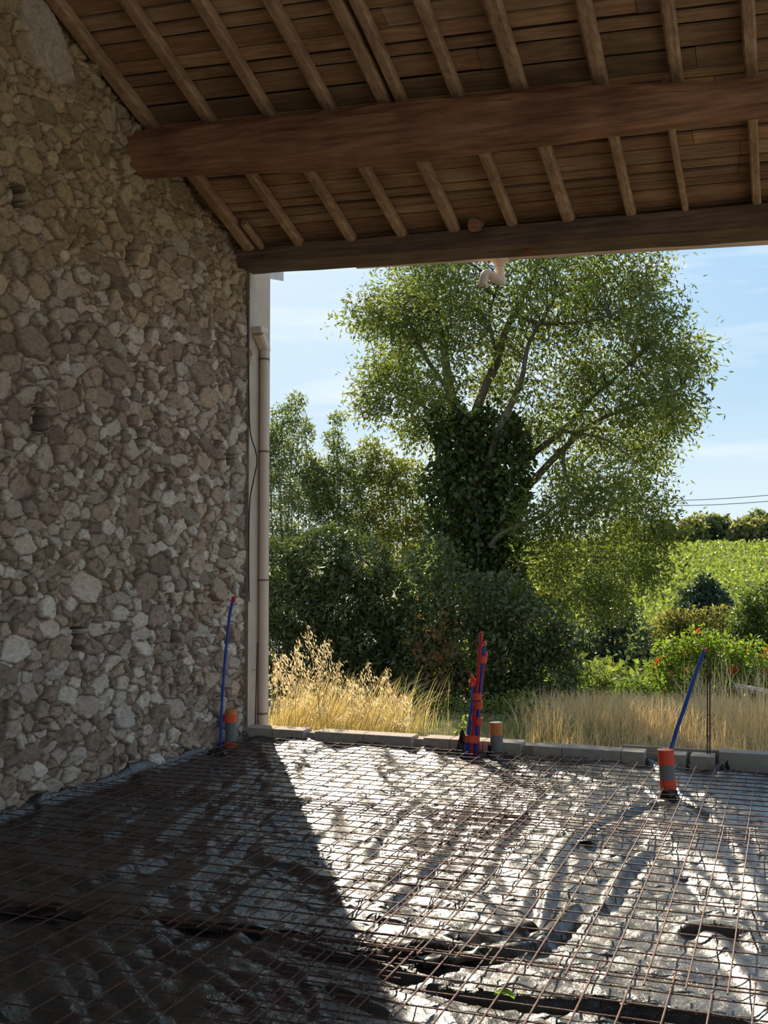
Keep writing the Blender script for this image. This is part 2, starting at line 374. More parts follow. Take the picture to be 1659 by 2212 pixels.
    quad([(-4.86, RIDGE-3, 4.9), (-4.86, Y0, 5.1), (-4.86, Y0, zc(-4.85, Y0)+.1), (-4.86, RIDGE, zc(-4.85, RIDGE)+.1)])
    quad([(-5.40, 9.47, -.05), (-5.40, -5, -.05), (-5.40, -5, zc(-4.85, -5)), (-5.40, 9.47, zr(-4.85, 9.47)+.1)])
    quad([(-5.40, RIDGE, zc(-4.85, RIDGE)+.1), (-5.40, 9.47, zr(-4.85, 9.47)+.1), (-5.40, 9.47, 3), (-5.40, -5, 3)])
    quad([(-4.85, 9.47, -.05), (-5.40, 9.47, -.05), (-5.40, 9.47, zr(-4.85, 9.47)+.1), (-4.85, 9.47, zr(-4.85, 9.47)+.1)])
    V = np.vstack([V, np.array(P)]); Fc = np.vstack([Fc, np.array(Q)]); colv = np.vstack([colv, np.tile([.33, .26, .2], (len(P), 1))])
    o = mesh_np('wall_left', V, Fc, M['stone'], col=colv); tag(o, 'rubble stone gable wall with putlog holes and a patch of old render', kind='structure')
build_stone_wall()

# -- outer return of the wall: plastered jamb
mb = MB(); mb.box(-5.9, -4.885, 9.472, 10.0, -.2, 4.6)
o = mb.build('wall_jamb', M['plaster']); tag(o, 'pale lime plastered end of the wall beside the opening', kind='structure'); bevel(o, .02, 3)

# -- far right and rear stone piers keep the barn standing (outside the frame)
mb = MB(); mb.box(6.2, 6.7, 9.2, 9.9, -.1, 4.15)
tag(mb.build('wall_right', M['plaster']), kind='structure')

# -- roof boards (ceiling)
def build_ceiling():
    V = []; Fc = []; col = []
    def plank(x0, x1, y0, y1, v, side=1, lift=0):
        b0 = len(V); segs = 14
        for s in range(segs+1):
            X = x0+(x1-x0)*s/segs
            wob = .004*mnoise.noise(Vector((X*1.3, y0*7, 0))); wb2 = .006*mnoise.noise(Vector((X*1.7, y1*7, 3)))
            for (yy, dz) in ((y0+.003+wob, 0), (y1-.004+wb2, 0), (y1-.004+wb2, .02), (y0+.003+wob, .02)):
                V.append((X, yy, zc(X, yy)+.085+dz+lift)); col.append((v[0], v[1], v[2]))
            if s:
                for k in range(4):
                    k2 = (k+1) % 4; Fc.append((b0+(s-1)*4+k, b0+(s-1)*4+k2, b0+s*4+k2, b0+s*4+k))
        Fc.append((b0, b0+1, b0+2, b0+3)); Fc.append((b0+segs*4+3, b0+segs*4+2, b0+segs*4+1, b0+segs*4))
    rnd = random.Random(3); y = 9.60
    while y > -1.5:
        wd = rnd.choice((.085, .10, .11, .12, .12, .135, .15, .17))
        x = -4.98-rnd.random()*.3
        while x < 6.3:
            L = rnd.uniform(2.2, 5.0); v = rnd.uniform(.70, 1.2); hue = rnd.uniform(-.08, .08)
            plank(max(x, -5.1), min(x+L, 6.4)-.004, y-wd, y, (v*(1+hue), v, v*(1-hue)), lift=rnd.uniform(0, .012)); x += L
        y -= wd+rnd.choice((.012, .016, .020, .026, .034))
    o = mesh_np('ceiling', V, Fc, M['plank'], col=np.array(col)); tag(o, 'underside of the roof boarding, old brown planks', kind='structure')
    mb = MB()
    for (ya, yb) in ((RIDGE, 7.6), (7.6, 9.60), (-1.6, RIDGE)):
        mb.hexa([(-5.6, ya, zc(-5.6, ya+.001)+.20), (6.6, ya, zc(6.6, ya+.001)+.20), (6.6, yb, zc(6.6, yb-.001)+.20), (-5.6, yb, zc(-5.6, yb-.001)+.20),
                 (-5.6, ya, zc(-5.6, ya+.001)+.27), (6.6, ya, zc(6.6, ya+.001)+.27), (6.6, yb, zc(6.6, yb-.001)+.27), (-5.6, yb, zc(-5.6, yb-.001)+.27)])
    tag(mb.build('trim_1', M['tile']), 'clay tile covering above the roof boards', kind='structure')
build_ceiling()

# -- concrete under the membrane and ledge under the kerb blocks
mb = MB(); mb.box(-4.9, 6.0, -5, 9.9, -.25, -.10); tag(mb.build('floor', M['block']), kind='structure')
mb = MB(); mb.box(-4.9, 6.0, 9.48, 9.98, -.11, -.0); mb.box(-4.9, -.9, 9.53, 9.68, 0, .085)
tag(mb.build('trim_2', M['block']), 'low concrete footing behind the kerb blocks', kind='structure')

# ================================================================== ROOF TIMBERS
def rafter(name, X, ya, yb, wd, dp, label, group, seed, drop=0.0):
    rnd = random.Random(seed); n = 12; pts = []
    for i in range(n+1):
        Y = ya+(yb-ya)*i/n
        x = X+.012*mnoise.noise(Vector((Y*.8, seed*3.1, 0)))
        pts.append((x, Y, zc(x, Y)+dp/2-.004*mnoise.noise(Vector((Y*1.4, seed, 5)))-drop))
    mb = MB(); mb.tube(pts, [dp/2*(1+.08*mnoise.noise(Vector((i*.6, seed, 1)))) for i in range(n+1)], seg=16, sq=5, asp=wd/dp, rough=.07)
    o = mb.build(name, M['rafter']); return tag(o, label, 'rafter', group)
ORD = ['first', 'second', 'third', 'fourth', 'fifth', 'sixth', 'seventh', 'eighth', 'ninth', 'tenth', 'eleventh']
up = [(-4.78, .115), (-4.255, .10), (-3.735, .095), (-3.235, .095), (-2.785, .11), (-2.655, .085), (-2.23, .095), (-1.77, .12), (-1.20, .105), (-.69, .085), (-.21, .085)]
for i, (X, wd) in enumerate(up):
    lab = '%s rafter counted from the stone wall, in the row above the thick round purlin' % ORD[i]
    if i == 4: lab = 'darker left rafter of the close pair above the thick round purlin'
    if i == 5: lab = 'right rafter of the close pair above the thick round purlin'
    if i == 0: lab = 'dark rafter lying along the stone wall above the thick round purlin'
    rafter('rafter', X, RIDGE+.02, 7.70, wd, .088, lab, 'rafters above the purlin', i+1)
lo = [(-4.73, .12, 9.35), (-4.22, .085, 9.3), (-3.70, .085, 9.3), (-3.22, .085, 9.3), (-2.735, .10, 9.28), (-2.21, .085, 9.28), (-1.73, .10, 9.25), (-1.21, .08, 9.25), (-.78, .05, 9.25), (-.225, .07, 9.25)]
for i, (X, wd, ye) in enumerate(lo):
    lab = '%s rafter counted from the stone wall, between the round purlin and the opening lintel' % ORD[i]
    if i == 8: lab = 'thinnest rafter, a narrow batten between the round purlin and the opening lintel'
    if i == 0: lab = 'rafter lying along the stone wall below the thick round purlin'
    rafter('rafter', X, 7.72, 9.50, wd, .088, lab, 'rafters below the purlin', i+31)
rafter('rafter', -4.60, 8.85, 9.45, .05, .07, 'short split rafter piece in the corner of wall and lintel', 'rafters below the purlin', 77)

# purlin
pr = [(-5.15, 4.93, .165), (-4.85, 4.925, .168), (-4.2, 4.91, .18), (-3.5, 4.875, .19), (-2.9, 4.84, .195), (-2.2, 4.81, .19), (-1.5, 4.785, .178), (-.9, 4.765, .150), (-.3, 4.735, .12), (.4, 4.70, .115), (2, 4.63, .12), (6.0, 4.46, .12)]
path = []; rr = []
for i in range(len(pr)-1):
    for j in range(5):
        tt = j/5; a, b_ = pr[i], pr[i+1]; X = a[0]+(b_[0]-a[0])*tt
        path.append((X, 7.6+.015*math.sin(X*1.7), a[1]+(b_[1]-a[1])*tt+.008*math.sin(X*2.3))); rr.append(a[2]+(b_[2]-a[2])*tt)
path.append((6.0, 7.6, 4.46)); rr.append(.12)
mb = MB(); mb.tube(path, rr, seg=40, sq=2.8, rough=.17)
o = mb.build('purlin', M['log'], smooth=True); tag(o, 'thick round reddish brown log beam spanning out of the stone wall', 'roof beam')

# lintel: two timbers, front face dark, underside paler
lin = thing('lintel_beam', 'long dark squared timber lintel over the wide opening', 'roof beam', (-4.9, 9.2, 4.4))
lin['_w'] = (-4.9, 9.2, 4.4)
def lint(name, y0, y1, za, ztop, seed):
    V = []; Fc = []; n = 60
    for i in range(n+1):
        X = -5.15+i*11.2/n; zb = 4.46-(X+4.85)*.0295; zt = ztop(X)
        q = lambda k: .008*mnoise.noise(Vector((X*2.1, k*5.0+seed, 0)))+.004*mnoise.noise(Vector((X*9, k*3.0, seed)))
        V += [(X, y0+q(1), zb+za+q(2)), (X, y1+q(3), zb+za+q(4)), (X, y1, zt), (X, y0+q(1), zt+q(5))]
        if i:
            for k in range(4):
                k2 = (k+1) % 4; b0 = (i-1)*4; Fc.append((b0+k, b0+k2, b0+4+k2, b0+4+k))
    Fc += [(0, 1, 2, 3), (n*4+3, n*4+2, n*4+1, n*4)]
    return mesh_np(name, V, Fc, M['lintel'], lin)
lint('front_timber', 9.20, 9.405, 0, lambda X: 4.60-(X+4.85)*.018, 1)
lint('rear_timber', 9.412, 9.61, .004, lambda X: 4.60-(X+4.85)*.018, 7)
q = gy(1145, 545, 9.45)
mb = MB(); zq = 4.46-(q.x+4.85)*.0295
mb.box(q.x-.045, q.x+.05, 9.36, 9.48, zq-.012, zq-.002).box(q.x-.045, q.x+.05, 9.355, 9.362, zq-.03, zq); mb.tube([(q.x, 9.42, zq-.03), (q.x, 9.42, zq)], .012, 8)
o = mb.build('iron_plate', M['rust'], lin); o['label'] = 'rusty orange iron plate under the lintel'

# wedge packing piece on the lintel
q = gy(1028, 478, 9.18)
mb = MB(); mb.tube([(q.x, 9.12, q.z-.05), (q.x+.01, 9.3, q.z+.02)], [.055, .05], 10, sq=3, rough=.2)
tag(mb.build('wood_offcut', M['log']), 'dark stub of timber lying on top of the lintel', 'timber offcut')

# ================================================================== JAMB FITTINGS
Xp = -4.835
def jp(x, y, X=Xp): return gx(x, y, X)
pb = jp(568, 1562); pt = jp(568, 752)
dn = thing('downspout', 'sand coloured plastic downspout standing against the plastered wall end', 'rain pipe', (pb.x, pb.y, .09)); dn['_w'] = (pb.x, pb.y, .09)
PY = pb.y
mb = MB(); mb.tube([(Xp, PY, .09), (Xp, PY, pt.z)], .044, 20); mb.build('pipe', M['sand_pvc'], dn, True)
for yy in (800, 1250, 1545):
    z = jp(568, yy).z; mb = MB(); mb.tube([(Xp, PY, z-.05), (Xp, PY, z+.02)], .048, 20); mb.build('sleeve', M['sand_pvc'], dn, True)
for yy in (775, 975, 1253, 1541):
    z = jp(568, yy).z; mb = MB(); mb.tube([(Xp, PY, z-.009), (Xp, PY, z+.009)], .0515, 20); mb.box(-4.905, Xp-.03, PY-.012, PY+.012, z-.009, z+.009)
    mb.tube([(Xp+.02, PY-.058, z), (Xp+.02, PY-.040, z)], .008, 6)
    o = mb.build('bracket', M['cable'] if False else simple('bracket brown', (.20, .12, .08), .5), dn)
zt0 = pt.z
zt1 = jp(560, 712).z
mb = MB(); mb.tube([(Xp, PY, zt0-.02), (Xp, PY, zt0+.01), (Xp-.002, PY-.10, zt1-.06), (Xp-.002, PY-.13, zt1-.03)], [.05, .05, .056, .06], 16, sq=4)
mb.build('elbow', M['sand_pvc'], dn, False)
mb = MB(); mb.box(-4.895, Xp+.062, PY-.20, PY-.03, zt1-.045, zt1+.02); bevel(mb.build('hopper', M['sand_pvc'], dn), .015, 3)

# cable down the joint of stone and plaster
cp = [(517, 610), (520, 700), (522, 830), (525, 930), (537, 975), (540, 1000), (532, 1040), (524, 1090), (522, 1200), (523, 1300)]
mb = MB(); mb.tube(smooth_path([gx(x+4, y, -4.87) + Vector((.055, 0, 0)) for x, y in cp], 5), .006, 8)
tag(mb.build('black_cable', M['cable'], smooth=True), 'thin black cable hanging down the joint of stone and plaster', 'cable')
# starter bars in pairs
def starter(xs, ytop, ybot, Y, label, mat):
    t0 = None; out = []
    b0 = gy(xs[0], ybot, Y); root = thing('starter_bars', label, 'reinforcing bars', (b0.x, Y, b0.z)); root['_w'] = (b0.x, Y, b0.z)
    for x in xs:
        a = gy(x, ybot, Y); c = gy(x+(ytop[1] if isinstance(ytop, tuple) else 0), ytop[0] if isinstance(ytop, tuple) else ytop, Y)
        MB().tube([a+Vector((0, 0, -.03)), c], .0055, 8).build('bar', mat, root)
    for yy in ((1447,) if ybot < 1600 else (1440, 1500, 1545, 1590)):
        a = gy(xs[0], yy, Y); c = gy(xs[1], yy, Y); MB().tube([a+Vector((-.01, 0, 0)), c+Vector((.01, 0, 0))], .0025, 6).build('tie_wire', mat, root)
starter((535, 551), (1388, 5), 1567, 9.62, 'pair of thin dark steel bars rising beside the downspout', M['rebar_dark'])
starter((1528, 1533.5), (1418, 0), 1632, 9.46, 'tall pair of rusty steel bars rising from the kerb on the right', M['rebar'])
# eave board of the neighbouring roof
a = gy(580, 603, 10.15)
mb = MB(); mb.hexa([(a.x-.15, 10.02, a.z+.03), (a.x+.03, 10.10, a.z), (a.x+.075, 10.35, a.z+.02), (a.x-.05, 10.35, a.z+.05), (a.x-.15, 10.02, a.z+.12), (a.x+.03, 10.10, a.z+.12), (a.x+.075, 10.35, a.z+.12), (a.x-.05, 10.35, a.z+.12)])
tag(mb.build('eave_board', M['white_paint']), 'short whitish board end under the eaves at the top of the plastered wall', 'board')

# gutter and its outlet elbows
YG = 9.86
gb = gy(1080, 560, YG)
gz0 = gb.z+.052
gut = thing('gutter', 'sand coloured half round gutter with outlet, behind the lintel', 'gutter', (gb.x, YG, gz0-.05)); gut['_w'] = (gb.x, YG, gz0-.05)
V = []; Fc = []; ns = 14; L = [(-3.9), (3.2)]
for X in L:
    zz = gz0-(X-gb.x)*.036
    for rad in (.062, .058):
        for k in range(ns+1):
            th = math.pi+math.pi*k/ns; V.append((X, YG+rad*math.cos(th), zz+rad*math.sin(th)))
m_ = ns+1
for k in range(ns):
    Fc.append((k, k+1, 2*m_+k+1, 2*m_+k)); Fc.append((m_+k+1, m_+k, 3*m_+k, 3*m_+k+1))
mesh_np('channel', V, Fc, M['sand_pvc'], gut, smooth=True)
mb = MB(); mb.tube([(gb.x, YG, gz0-.02), (gb.x, YG, gz0-.065), (gb.x, YG, gz0-.10), (gb.x, YG, gz0-.12)], [.10, .085, .05, .046], 20); mb.build('outlet', M['sand_pvc'], gut, True)
d0 = Vector((gb.x, YG, gz0-.12)); e1 = gy(1083, 607, YG-.02); e2 = gy(1050, 592, YG-.10); e3 = gy(1042, 616, YG-.13)
mb = MB(); mb.tube(smooth_path([d0, Vector((gb.x, YG, e1.z+.05)), e1, (e1+e2)/2, e2, e3], 5), .042, 18); mb.build('elbow', M['sand_pvc'], gut, True)
for f_ in (.35, .55):
    c = e1.lerp(e2, f_); dd = (e2-e1).normalized(); mb = MB(); mb.tube([c-dd*.02, c+dd*.02], .047, 18); mb.build('sleeve', M['sand_pvc'], gut, True)

# ================================================================== KERB BLOCKS
def block(x0, x1, yf, label, h=.112, d=.20, rot=0, seed=0):
    V = MB(); V.box(x0, x1, yf, yf+d, -.09, h); o = V.build('kerb_block', M['block']); bevel(o, .006, 2)
    return tag(o, label, 'concrete block', 'concrete kerb blocks along the opening')
seg = [(-4.94, -4.59, 9.45, 'grey concrete kerb block at the foot of the downspout, against the stone wall'),
       (-4.585, -4.27, 9.45, 'grey kerb block just right of the downspout, left of the first gap'),
       (-4.15, -3.68, 9.45, 'grey kerb block right of the first gap from the stone wall'),
       (-3.675, -3.21, 9.45, 'grey kerb block left of the second gap from the stone wall'),
       (-3.10, -2.86, 9.45, 'short grey kerb block right of the second gap from the stone wall'),
       (-2.855, -2.56, 9.45, 'grey kerb block directly behind the red and blue conduit bundle'),
       (-2.555, -2.22, 9.45, 'grey kerb block behind the short orange topped pipe'),
       (-2.09, -1.85, 9.36, 'short grey kerb block right of the third gap, first of a run of three'),
       (-1.845, -1.36, 9.36, 'long middle kerb block of the run of three right of centre'),
       (-1.355, -1.165, 9.36, 'short last kerb block of the run of three, left of the taped pipe'),
       (-1.02, -.835, 9.33, 'small kerb block partly hidden behind the tall taped pipe'),
       (-.80, -.61, 9.33, 'small kerb block at the foot of the tall pair of steel bars')]
for (x0, x1, yf, lb) in seg: block(x0, x1, yf, lb)
a = gy(1345, 1608, 9.60)
mb = MB(); mb.box(a.x, 4.5, 9.57, 9.60, -.09, a.z); o = mb.build('formwork_board', M['board']); bevel(o, .003, 2)
tag(o, 'long grey formwork board standing on edge behind the kerb at right', 'board')
mb = MB(); mb.hexa([(-.58, 9.40, -.09), (4.5, 9.36, -.09), (4.5, 9.565, -.09), (-.58, 9.565, -.09), (-.58, 9.40, .145), (4.5, 9.36, .145), (4.5, 9.565, .145), (-.58, 9.565, .145)])
o = mb.build('concrete_kerb', M['board']); bevel(o, .004, 2); tag(o, 'smooth long concrete kerb section at the right end of the opening', 'kerb')
# ================================================================== PIPE STUBS AND CONDUITS
def ring(root, p0, p1, r, mat, name='tape_band', n=24):
    mb = MB(); mb.tube([p0, p1], r, n, cap=True); return mb.build(name, mat, root, True)
def pipe(root, a, b_, r, top=None):
    # hollow pipe: outer, rim and inner wall
    a, b_ = Vector(a), Vector(b_); d = (b_-a).normalized(); mb = MB()
    mb.tube([a, b_, b_-d*.0001, b_-d*.12], [r, r, r-.004, r-.004], 24, cap=True); return mb.build('pipe', M['pvc'], root, True)
# left stub
a = gz(494, 1612); a.x += .05; a.y -= .05; b_ = gy(494, 1531, a.y); b_.x = a.x
r = .052
root = thing('pipe_stub', 'grey pipe stub with orange top and a blue conduit taped on, by the stone wall', 'pipe', (a.x, a.y, 0)); root['_w'] = (a.x, a.y, 0)
pp = pipe(root, (a.x, a.y, -.03), b_, r)
h = b_.z
ring(pp, (a.x, a.y, h*.66), (a.x, a.y, h-.001), r+.0015, M['pvc_orange'], 'orange_end')
cpts = [gy(x, y, a.y-.10) for x, y in ((477, 1618), (478, 1560), (480, 1510), (485, 1440), (490, 1385), (496, 1330), (503, 1297))]
cd = MB().tube(smooth_path(cpts, 5), .0135, 12).build('conduit', M['blue'], root, True)
c = gy(504, 1294, a.y-.10); mb = MB(); mb.tube([c-Vector((0, 0, .025)), c+Vector((.004, 0, .012)), c+Vector((.006, 0, .022))], [.018, .021, .012], 10, rough=.2)
mb.build('end_cap', M['red'], cd)
mb = MB(); mb.tube([(a.x-.012, a.y, h*.68), (a.x-.012, a.y, h*.86)], r+.014, 24); o = mb.build('tape_band', M['tape'], root, True)
mb = MB(); mb.tube([(a.x-.012, a.y, .012), (a.x-.010, a.y, .055)], [r+.016, r+.012], 24); mb.build('tape_band', M['tape'], root, True)
# middle stub
a = Vector((-2.405, 9.375, 0)); b_ = gy(1071, 1560, a.y); b_.x -= .0
root = thing('pipe_stub', 'plain grey pipe stub with orange top right of the conduit bundle', 'pipe', (a.x, a.y, 0)); root['_w'] = (a.x, a.y, 0)
pp = pipe(root, (a.x, a.y, -.03), b_, .055); dd = (b_-Vector((a.x, a.y, 0)))
ring(pp, Vector((a.x, a.y, 0))+dd*.63, b_-dd*.004, .0565, M['pvc_orange'], 'orange_end')
mb = MB(); mb.tube([b_-dd*.03, b_-dd*.012], .052, 20); mb.build('orange_plug', M['pvc_orange'], pp, True)
mb = MB(); mb.hexa([(a.x-.09, a.y-.03, 0), (a.x-.05, a.y-.065, 0), (a.x-.045, a.y, 0), (a.x-.09, a.y+.02, 0), (a.x-.075, a.y-.02, .10), (a.x-.068, a.y-.04, .11), (a.x-.058, a.y, .09), (a.x-.08, a.y+.0, .10)])
mb.build('plastic_collar', M['plastic_black'], root)
# right stub, tall and taped
a = gz(1445, 1722); b_ = gy(1438, 1618, a.y); b_.y -= .01
root = thing('pipe_stub', 'tall leaning grey pipe with two orange red tape bands and a blue conduit', 'pipe', (a.x, a.y, 0)); root['_w'] = (a.x, a.y, 0)
pipe(root, a+Vector((0, 0, -.02)), b_, .055); dd = b_-a
ring(root, a+dd*.69, a+dd*1.0, .0575, M['tape']); ring(root, a+dd*.17, a+dd*.38, .0575, M['tape'])
mb = MB(); mb.tube([a+Vector((0, 0, -.01)), a+dd*.06, a+dd*.15], [.085, .066, .059], 18, rough=.25); mb.build('plastic_collar', M['plastic_black'], root)
cpts = [b_+Vector((.012, .01, -.06))]+[gy(x, y, a.y+.03) for x, y in ((1453, 1606), (1462, 1575), (1478, 1530), (1493, 1485), (1508, 1440), (1522, 1404))]
cd = MB().tube(smooth_path(cpts, 5), .0135, 12).build('conduit', M['blue'], root, True)
c = cpts[-1]; mb = MB(); mb.tube([c+Vector((-.003, 0, -.006)), c+Vector((.004, 0, .012))], [.015, .012], 12); mb.build('end_cap', M['red'], cd)
# bundle of conduits
Yb = 9.33
root = thing('conduit_bundle', 'upright bundle of red and blue conduits bound with orange red tape', 'conduits', (gy(1022, 1630, Yb).x, Yb, 0)); root['_w'] = (gy(1022, 1630, Yb).x, Yb, 0)
def cond(px_, mat, r=.0135, dy=0.0, name='conduit'):
    pts = [gy(x, y, Yb+dy) for x, y in px_]; o = MB().tube(smooth_path(pts, 5), r, 12).build(name, mat, root, True); return o
ends = []
ends.append(cond([(1018, 1640), (1020, 1600), (1026, 1535), (1031, 1480), (1036, 1420), (1040, 1366)], M['red'], .0145, -.02))
ends.append(cond([(1027, 1640), (1031, 1590), (1035, 1520), (1040, 1460), (1045, 1405), (1048, 1386)], M['blue'], .0125, 0))
ends.append(cond([(1021, 1640), (1026, 1590), (1031, 1520), (1036, 1460), (1041, 1412), (1044, 1395)], M['blue'], .0125, .015))
ends.append(cond([(1030, 1640), (1034, 1590), (1037, 1520), (1043, 1460), (1049, 1425), (1050.5, 1410)], M['red'], .0115, .02))
ends.append(cond([(1004, 1632), (1010, 1590), (1016, 1540), (1021, 1500), (1021, 1478)], M['blue'], .0135, -.015))
ends.append(cond([(1010, 1638), (1014, 1590), (1018, 1540), (1023, 1500), (1025, 1480)], M['blue'], .012, .01))
for (px_, s0, own) in (((1040, 1368), .0155, ends[0]), ((1048, 1388), .014, ends[1]), ((1050.5, 1411), .013, ends[3])):
    c = gy(px_[0], px_[1], Yb-.02); mb = MB(); mb.tube([c-Vector((0, 0, .03)), c, c+Vector((0, 0, .012))], [s0, s0, s0*.5], 12); mb.build('end_cap', M['red'] if s0 > .015 else M['tape'], own, True)
for (x, y0, y1, rx) in ((1042, 1417, 1432, .036), (1030, 1497, 1511, .041), (1033, 1515, 1531, .034), (1018, 1542, 1556, .022), (1034, 1550, 1566, .027), (1019.5, 1588, 1603, .060)):
    c0 = gy(x, y1, Yb); c1 = gy(x+1, y0, Yb); mb = MB(); mb.tube([c0, c1], .036, 20, sq=2.6, asp=rx/.036, up=(0, 1, 0)) if False else mb.tube([c0, c1], rx, 20, sq=2.4); mb.build('tape_band', M['tape'], root, True)
mb = MB()
for k in range(5):
    c = gy(1016+2.6*k, 1468-4*((k*3) % 4), Yb-.01+.008*(k % 2)); mb.tube([gy(1019, 1483, Yb-.01), c], [.012, .010], 8)
mb.tube([gy(1020, 1482, Yb-.01), gy(1020, 1472, Yb-.01)], .030, 14)
mb.build('taped_end', M['tape'], root)
# black gathered plastic at the bundle foot
def crumple(cx, cy, rx, ry, h, label, seed):
    n, m_ = 14, 18; V = []; Fc = []
    for i in range(n):
        for k in range(m_):
            th = 2*math.pi*k/m_; t_ = i/(n-1); nn = mnoise.noise(Vector((math.cos(th)*1.6+seed, math.sin(th)*1.6, t_*2.2)))
            rr_ = (1-t_)**.8*(1+.55*nn); V.append((cx+rx*rr_*math.cos(th)+.02*nn*t_, cy+ry*rr_*math.sin(th), -.01+h*t_*(1+.5*nn)))
    for i in range(n-1):
        for k in range(m_):
            k2 = (k+1) % m_; Fc.append((i*m_+k, i*m_+k2, (i+1)*m_+k2, (i+1)*m_+k))
    o = mesh_np('plastic_scrap', V, Fc, M['plastic_black']); return tag(o, label, 'plastic sheeting')
q = gy(1003, 1622, 9.38); crumple(q.x-.02, 9.36, .07, .04, .19, 'black plastic bunched up left of the conduit bundle foot', 3)
q = gz(1568, 1675); crumple(q.x, 9.26, .07, .05, .10, 'knot of black plastic sticking up before the right kerb', 9)
q = gz(470, 1628); crumple(q.x, q.y, .14, .09, .05, 'black plastic gathered at the foot of the left pipe stub', 5)

# ================================================================== POLYTHENE MEMBRANE
folds = [  # pixel polyline, width, height, asymmetry
    ([(1250, 1795), (1205, 1850), (1185, 1930), (1165, 2010)], .040, .075),
    ([(1395, 1835), (1345, 1880), (1318, 1935), (1290, 1960)], .035, .060),
    ([(1437, 1725), (1330, 1760), (1235, 1812)], .040, .040),
    ([(1437, 1725), (1380, 1700), (1290, 1690), (1200, 1660)], .030, .025),
    ([(1230, 1965), (1190, 2010), (1150, 2040), (1030, 2055), (930, 2020)], .035, .05),
    ([(1659, 1990), (1560, 1940), (1500, 1880)], .05, .045), ([(1659, 2040), (1600, 2010), (1520, 2000), (1450, 2010)], .05, .05),
    ([(1400, 1660), (1500, 1730), (1580, 1790)], .04, .02), ([(1590, 1790), (1620, 1880), (1659, 1950)], .05, .03),
    ([(620, 1650), (540, 1700), (430, 1790)], .05, .022), ([(660, 1720), (560, 1790), (420, 1900)], .05, .03), ([(690, 1800), (600, 1860), (500, 1960)], .05, .03),
    ([(330, 1700), (230, 1750), (80, 1800)], .06, .02), ([(420, 1690), (300, 1760), (200, 1810)], .05, .02), ([(560, 1660), (430, 1740), (330, 1820)], .05, .02),
    ([(360, 1840), (260, 1880), (110, 1920)], .06, .03),
    ([(170, 2020), (230, 2070), (300, 2160), (350, 2212)], .05, .06), ([(60, 2030), (100, 2120), (170, 2212)], .06, .06), ([(330, 2020), (420, 2080), (520, 2150), (600, 2212)], .04, .05),
    ([(500, 2030), (620, 2090), (760, 2150), (860, 2200)], .04, .05), ([(560, 2010), (700, 2060), (850, 2090), (1000, 2120)], .035, .04),
    ([(650, 2100), (690, 2160), (700, 2212)], .04, .06), ([(900, 2110), (1100, 2150), (1300, 2160)], .04, .04), ([(1240, 2150), (1400, 2180), (1659, 2212)], .04, .05),
    ([(830, 1960), (900, 1890), (960, 1820), (1010, 1720)], .05, .022), ([(750, 1900), (820, 1800), (900, 1720)], .05, .022), ([(1030, 1900), (1090, 1800), (1160, 1720)], .05, .02),
]
def build_membrane():
    x0, x1, y0, y1, st = -4.95, 2.2, 2.6, 9.46, .0155
    nx = int((x1-x0)/st)+1; ny = int((y1-y0)/st)+1
    xs = np.linspace(x0, x1, nx); ys = np.linspace(y0, y1, ny); X, Y = np.meshgrid(xs, ys, indexing='ij')
    wx = X+.12*(fbm(X*2, Y*2, 21, 3)-.5); wy = Y+.12*(fbm(X*2, Y*2, 25, 3)-.5)
    h = .020*(fbm(X*1.5, Y*1.5, 61, 3)-.5)
    rid = lambda sx_, sy_, sd, rot: 1-abs(2*fbm((wx*math.cos(rot)+wy*math.sin(rot))*sx_, (-wx*math.sin(rot)+wy*math.cos(rot))*sy_, sd, 3)-1)
    amp = .35+.9*fbm(X*.9, Y*.9, 71, 2)
    h += .045*amp*sstep(.70, 1, rid(1.9, .7, 81, .55))
    h += .014*amp*sstep(.80, 1, rid(5.5, 1.8, 91, 1.2))
    h += .010*amp*sstep(.68, 1, rid(8, 5, 101, -.3))
    h += .004*(fbm(wx*11, wy*7, 111, 4)-.5)
    for pl, wd, ht in folds:
        g = [gz(px_, py_, .02) for px_, py_ in pl]; g = smooth_path(g, 4)
        dmin = np.full(X.shape, 9.0); tpar = np.zeros(X.shape); nseg = len(g)-1
        for i in range(nseg):
            a, b_ = g[i], g[i+1]; dx, dy = b_.x-a.x, b_.y-a.y; L2 = dx*dx+dy*dy+1e-9
            t_ = np.clip(((wx*.4+X*.6-a.x)*dx+(wy*.4+Y*.6-a.y)*dy)/L2, 0, 1)
            d = np.hypot(X-a.x-t_*dx, Y-a.y-t_*dy); mk = d < dmin; dmin = np.where(mk, d, dmin); tpar = np.where(mk, (i+t_)/nseg, tpar)
        env = np.sin(np.pi*np.clip(tpar*.96+.02, 0, 1))**.5
        wl = wd*(.7+.7*fbm(X*3, Y*3, 131, 2))
        h += ht*env*np.clip(1-dmin/wl, 0, 1)**.8*(.6+.8*fbm(X*5, Y*5, 141, 2))
        h -= .010*env*np.exp(-((dmin-wl*1.4)/.03)**2)
    h = np.minimum(h, .052+.15*(h-.052).clip(0))-.012
    # turn up against the wall and the kerb
    h += .07*np.clip(1-(X+4.86)/.05, 0, 1)+.02*np.clip((Y-9.40)/.05, 0, 1)
    V = np.stack([X, Y, h], -1).reshape(-1, 3)
    o = mesh_np('polythene_sheet', V, grid_faces(nx, ny), M['plastic'], smooth=True)
    tag(o, 'large wrinkled dusty black polythene sheet covering the whole floor under the steel mesh', 'plastic sheeting')
build_membrane()
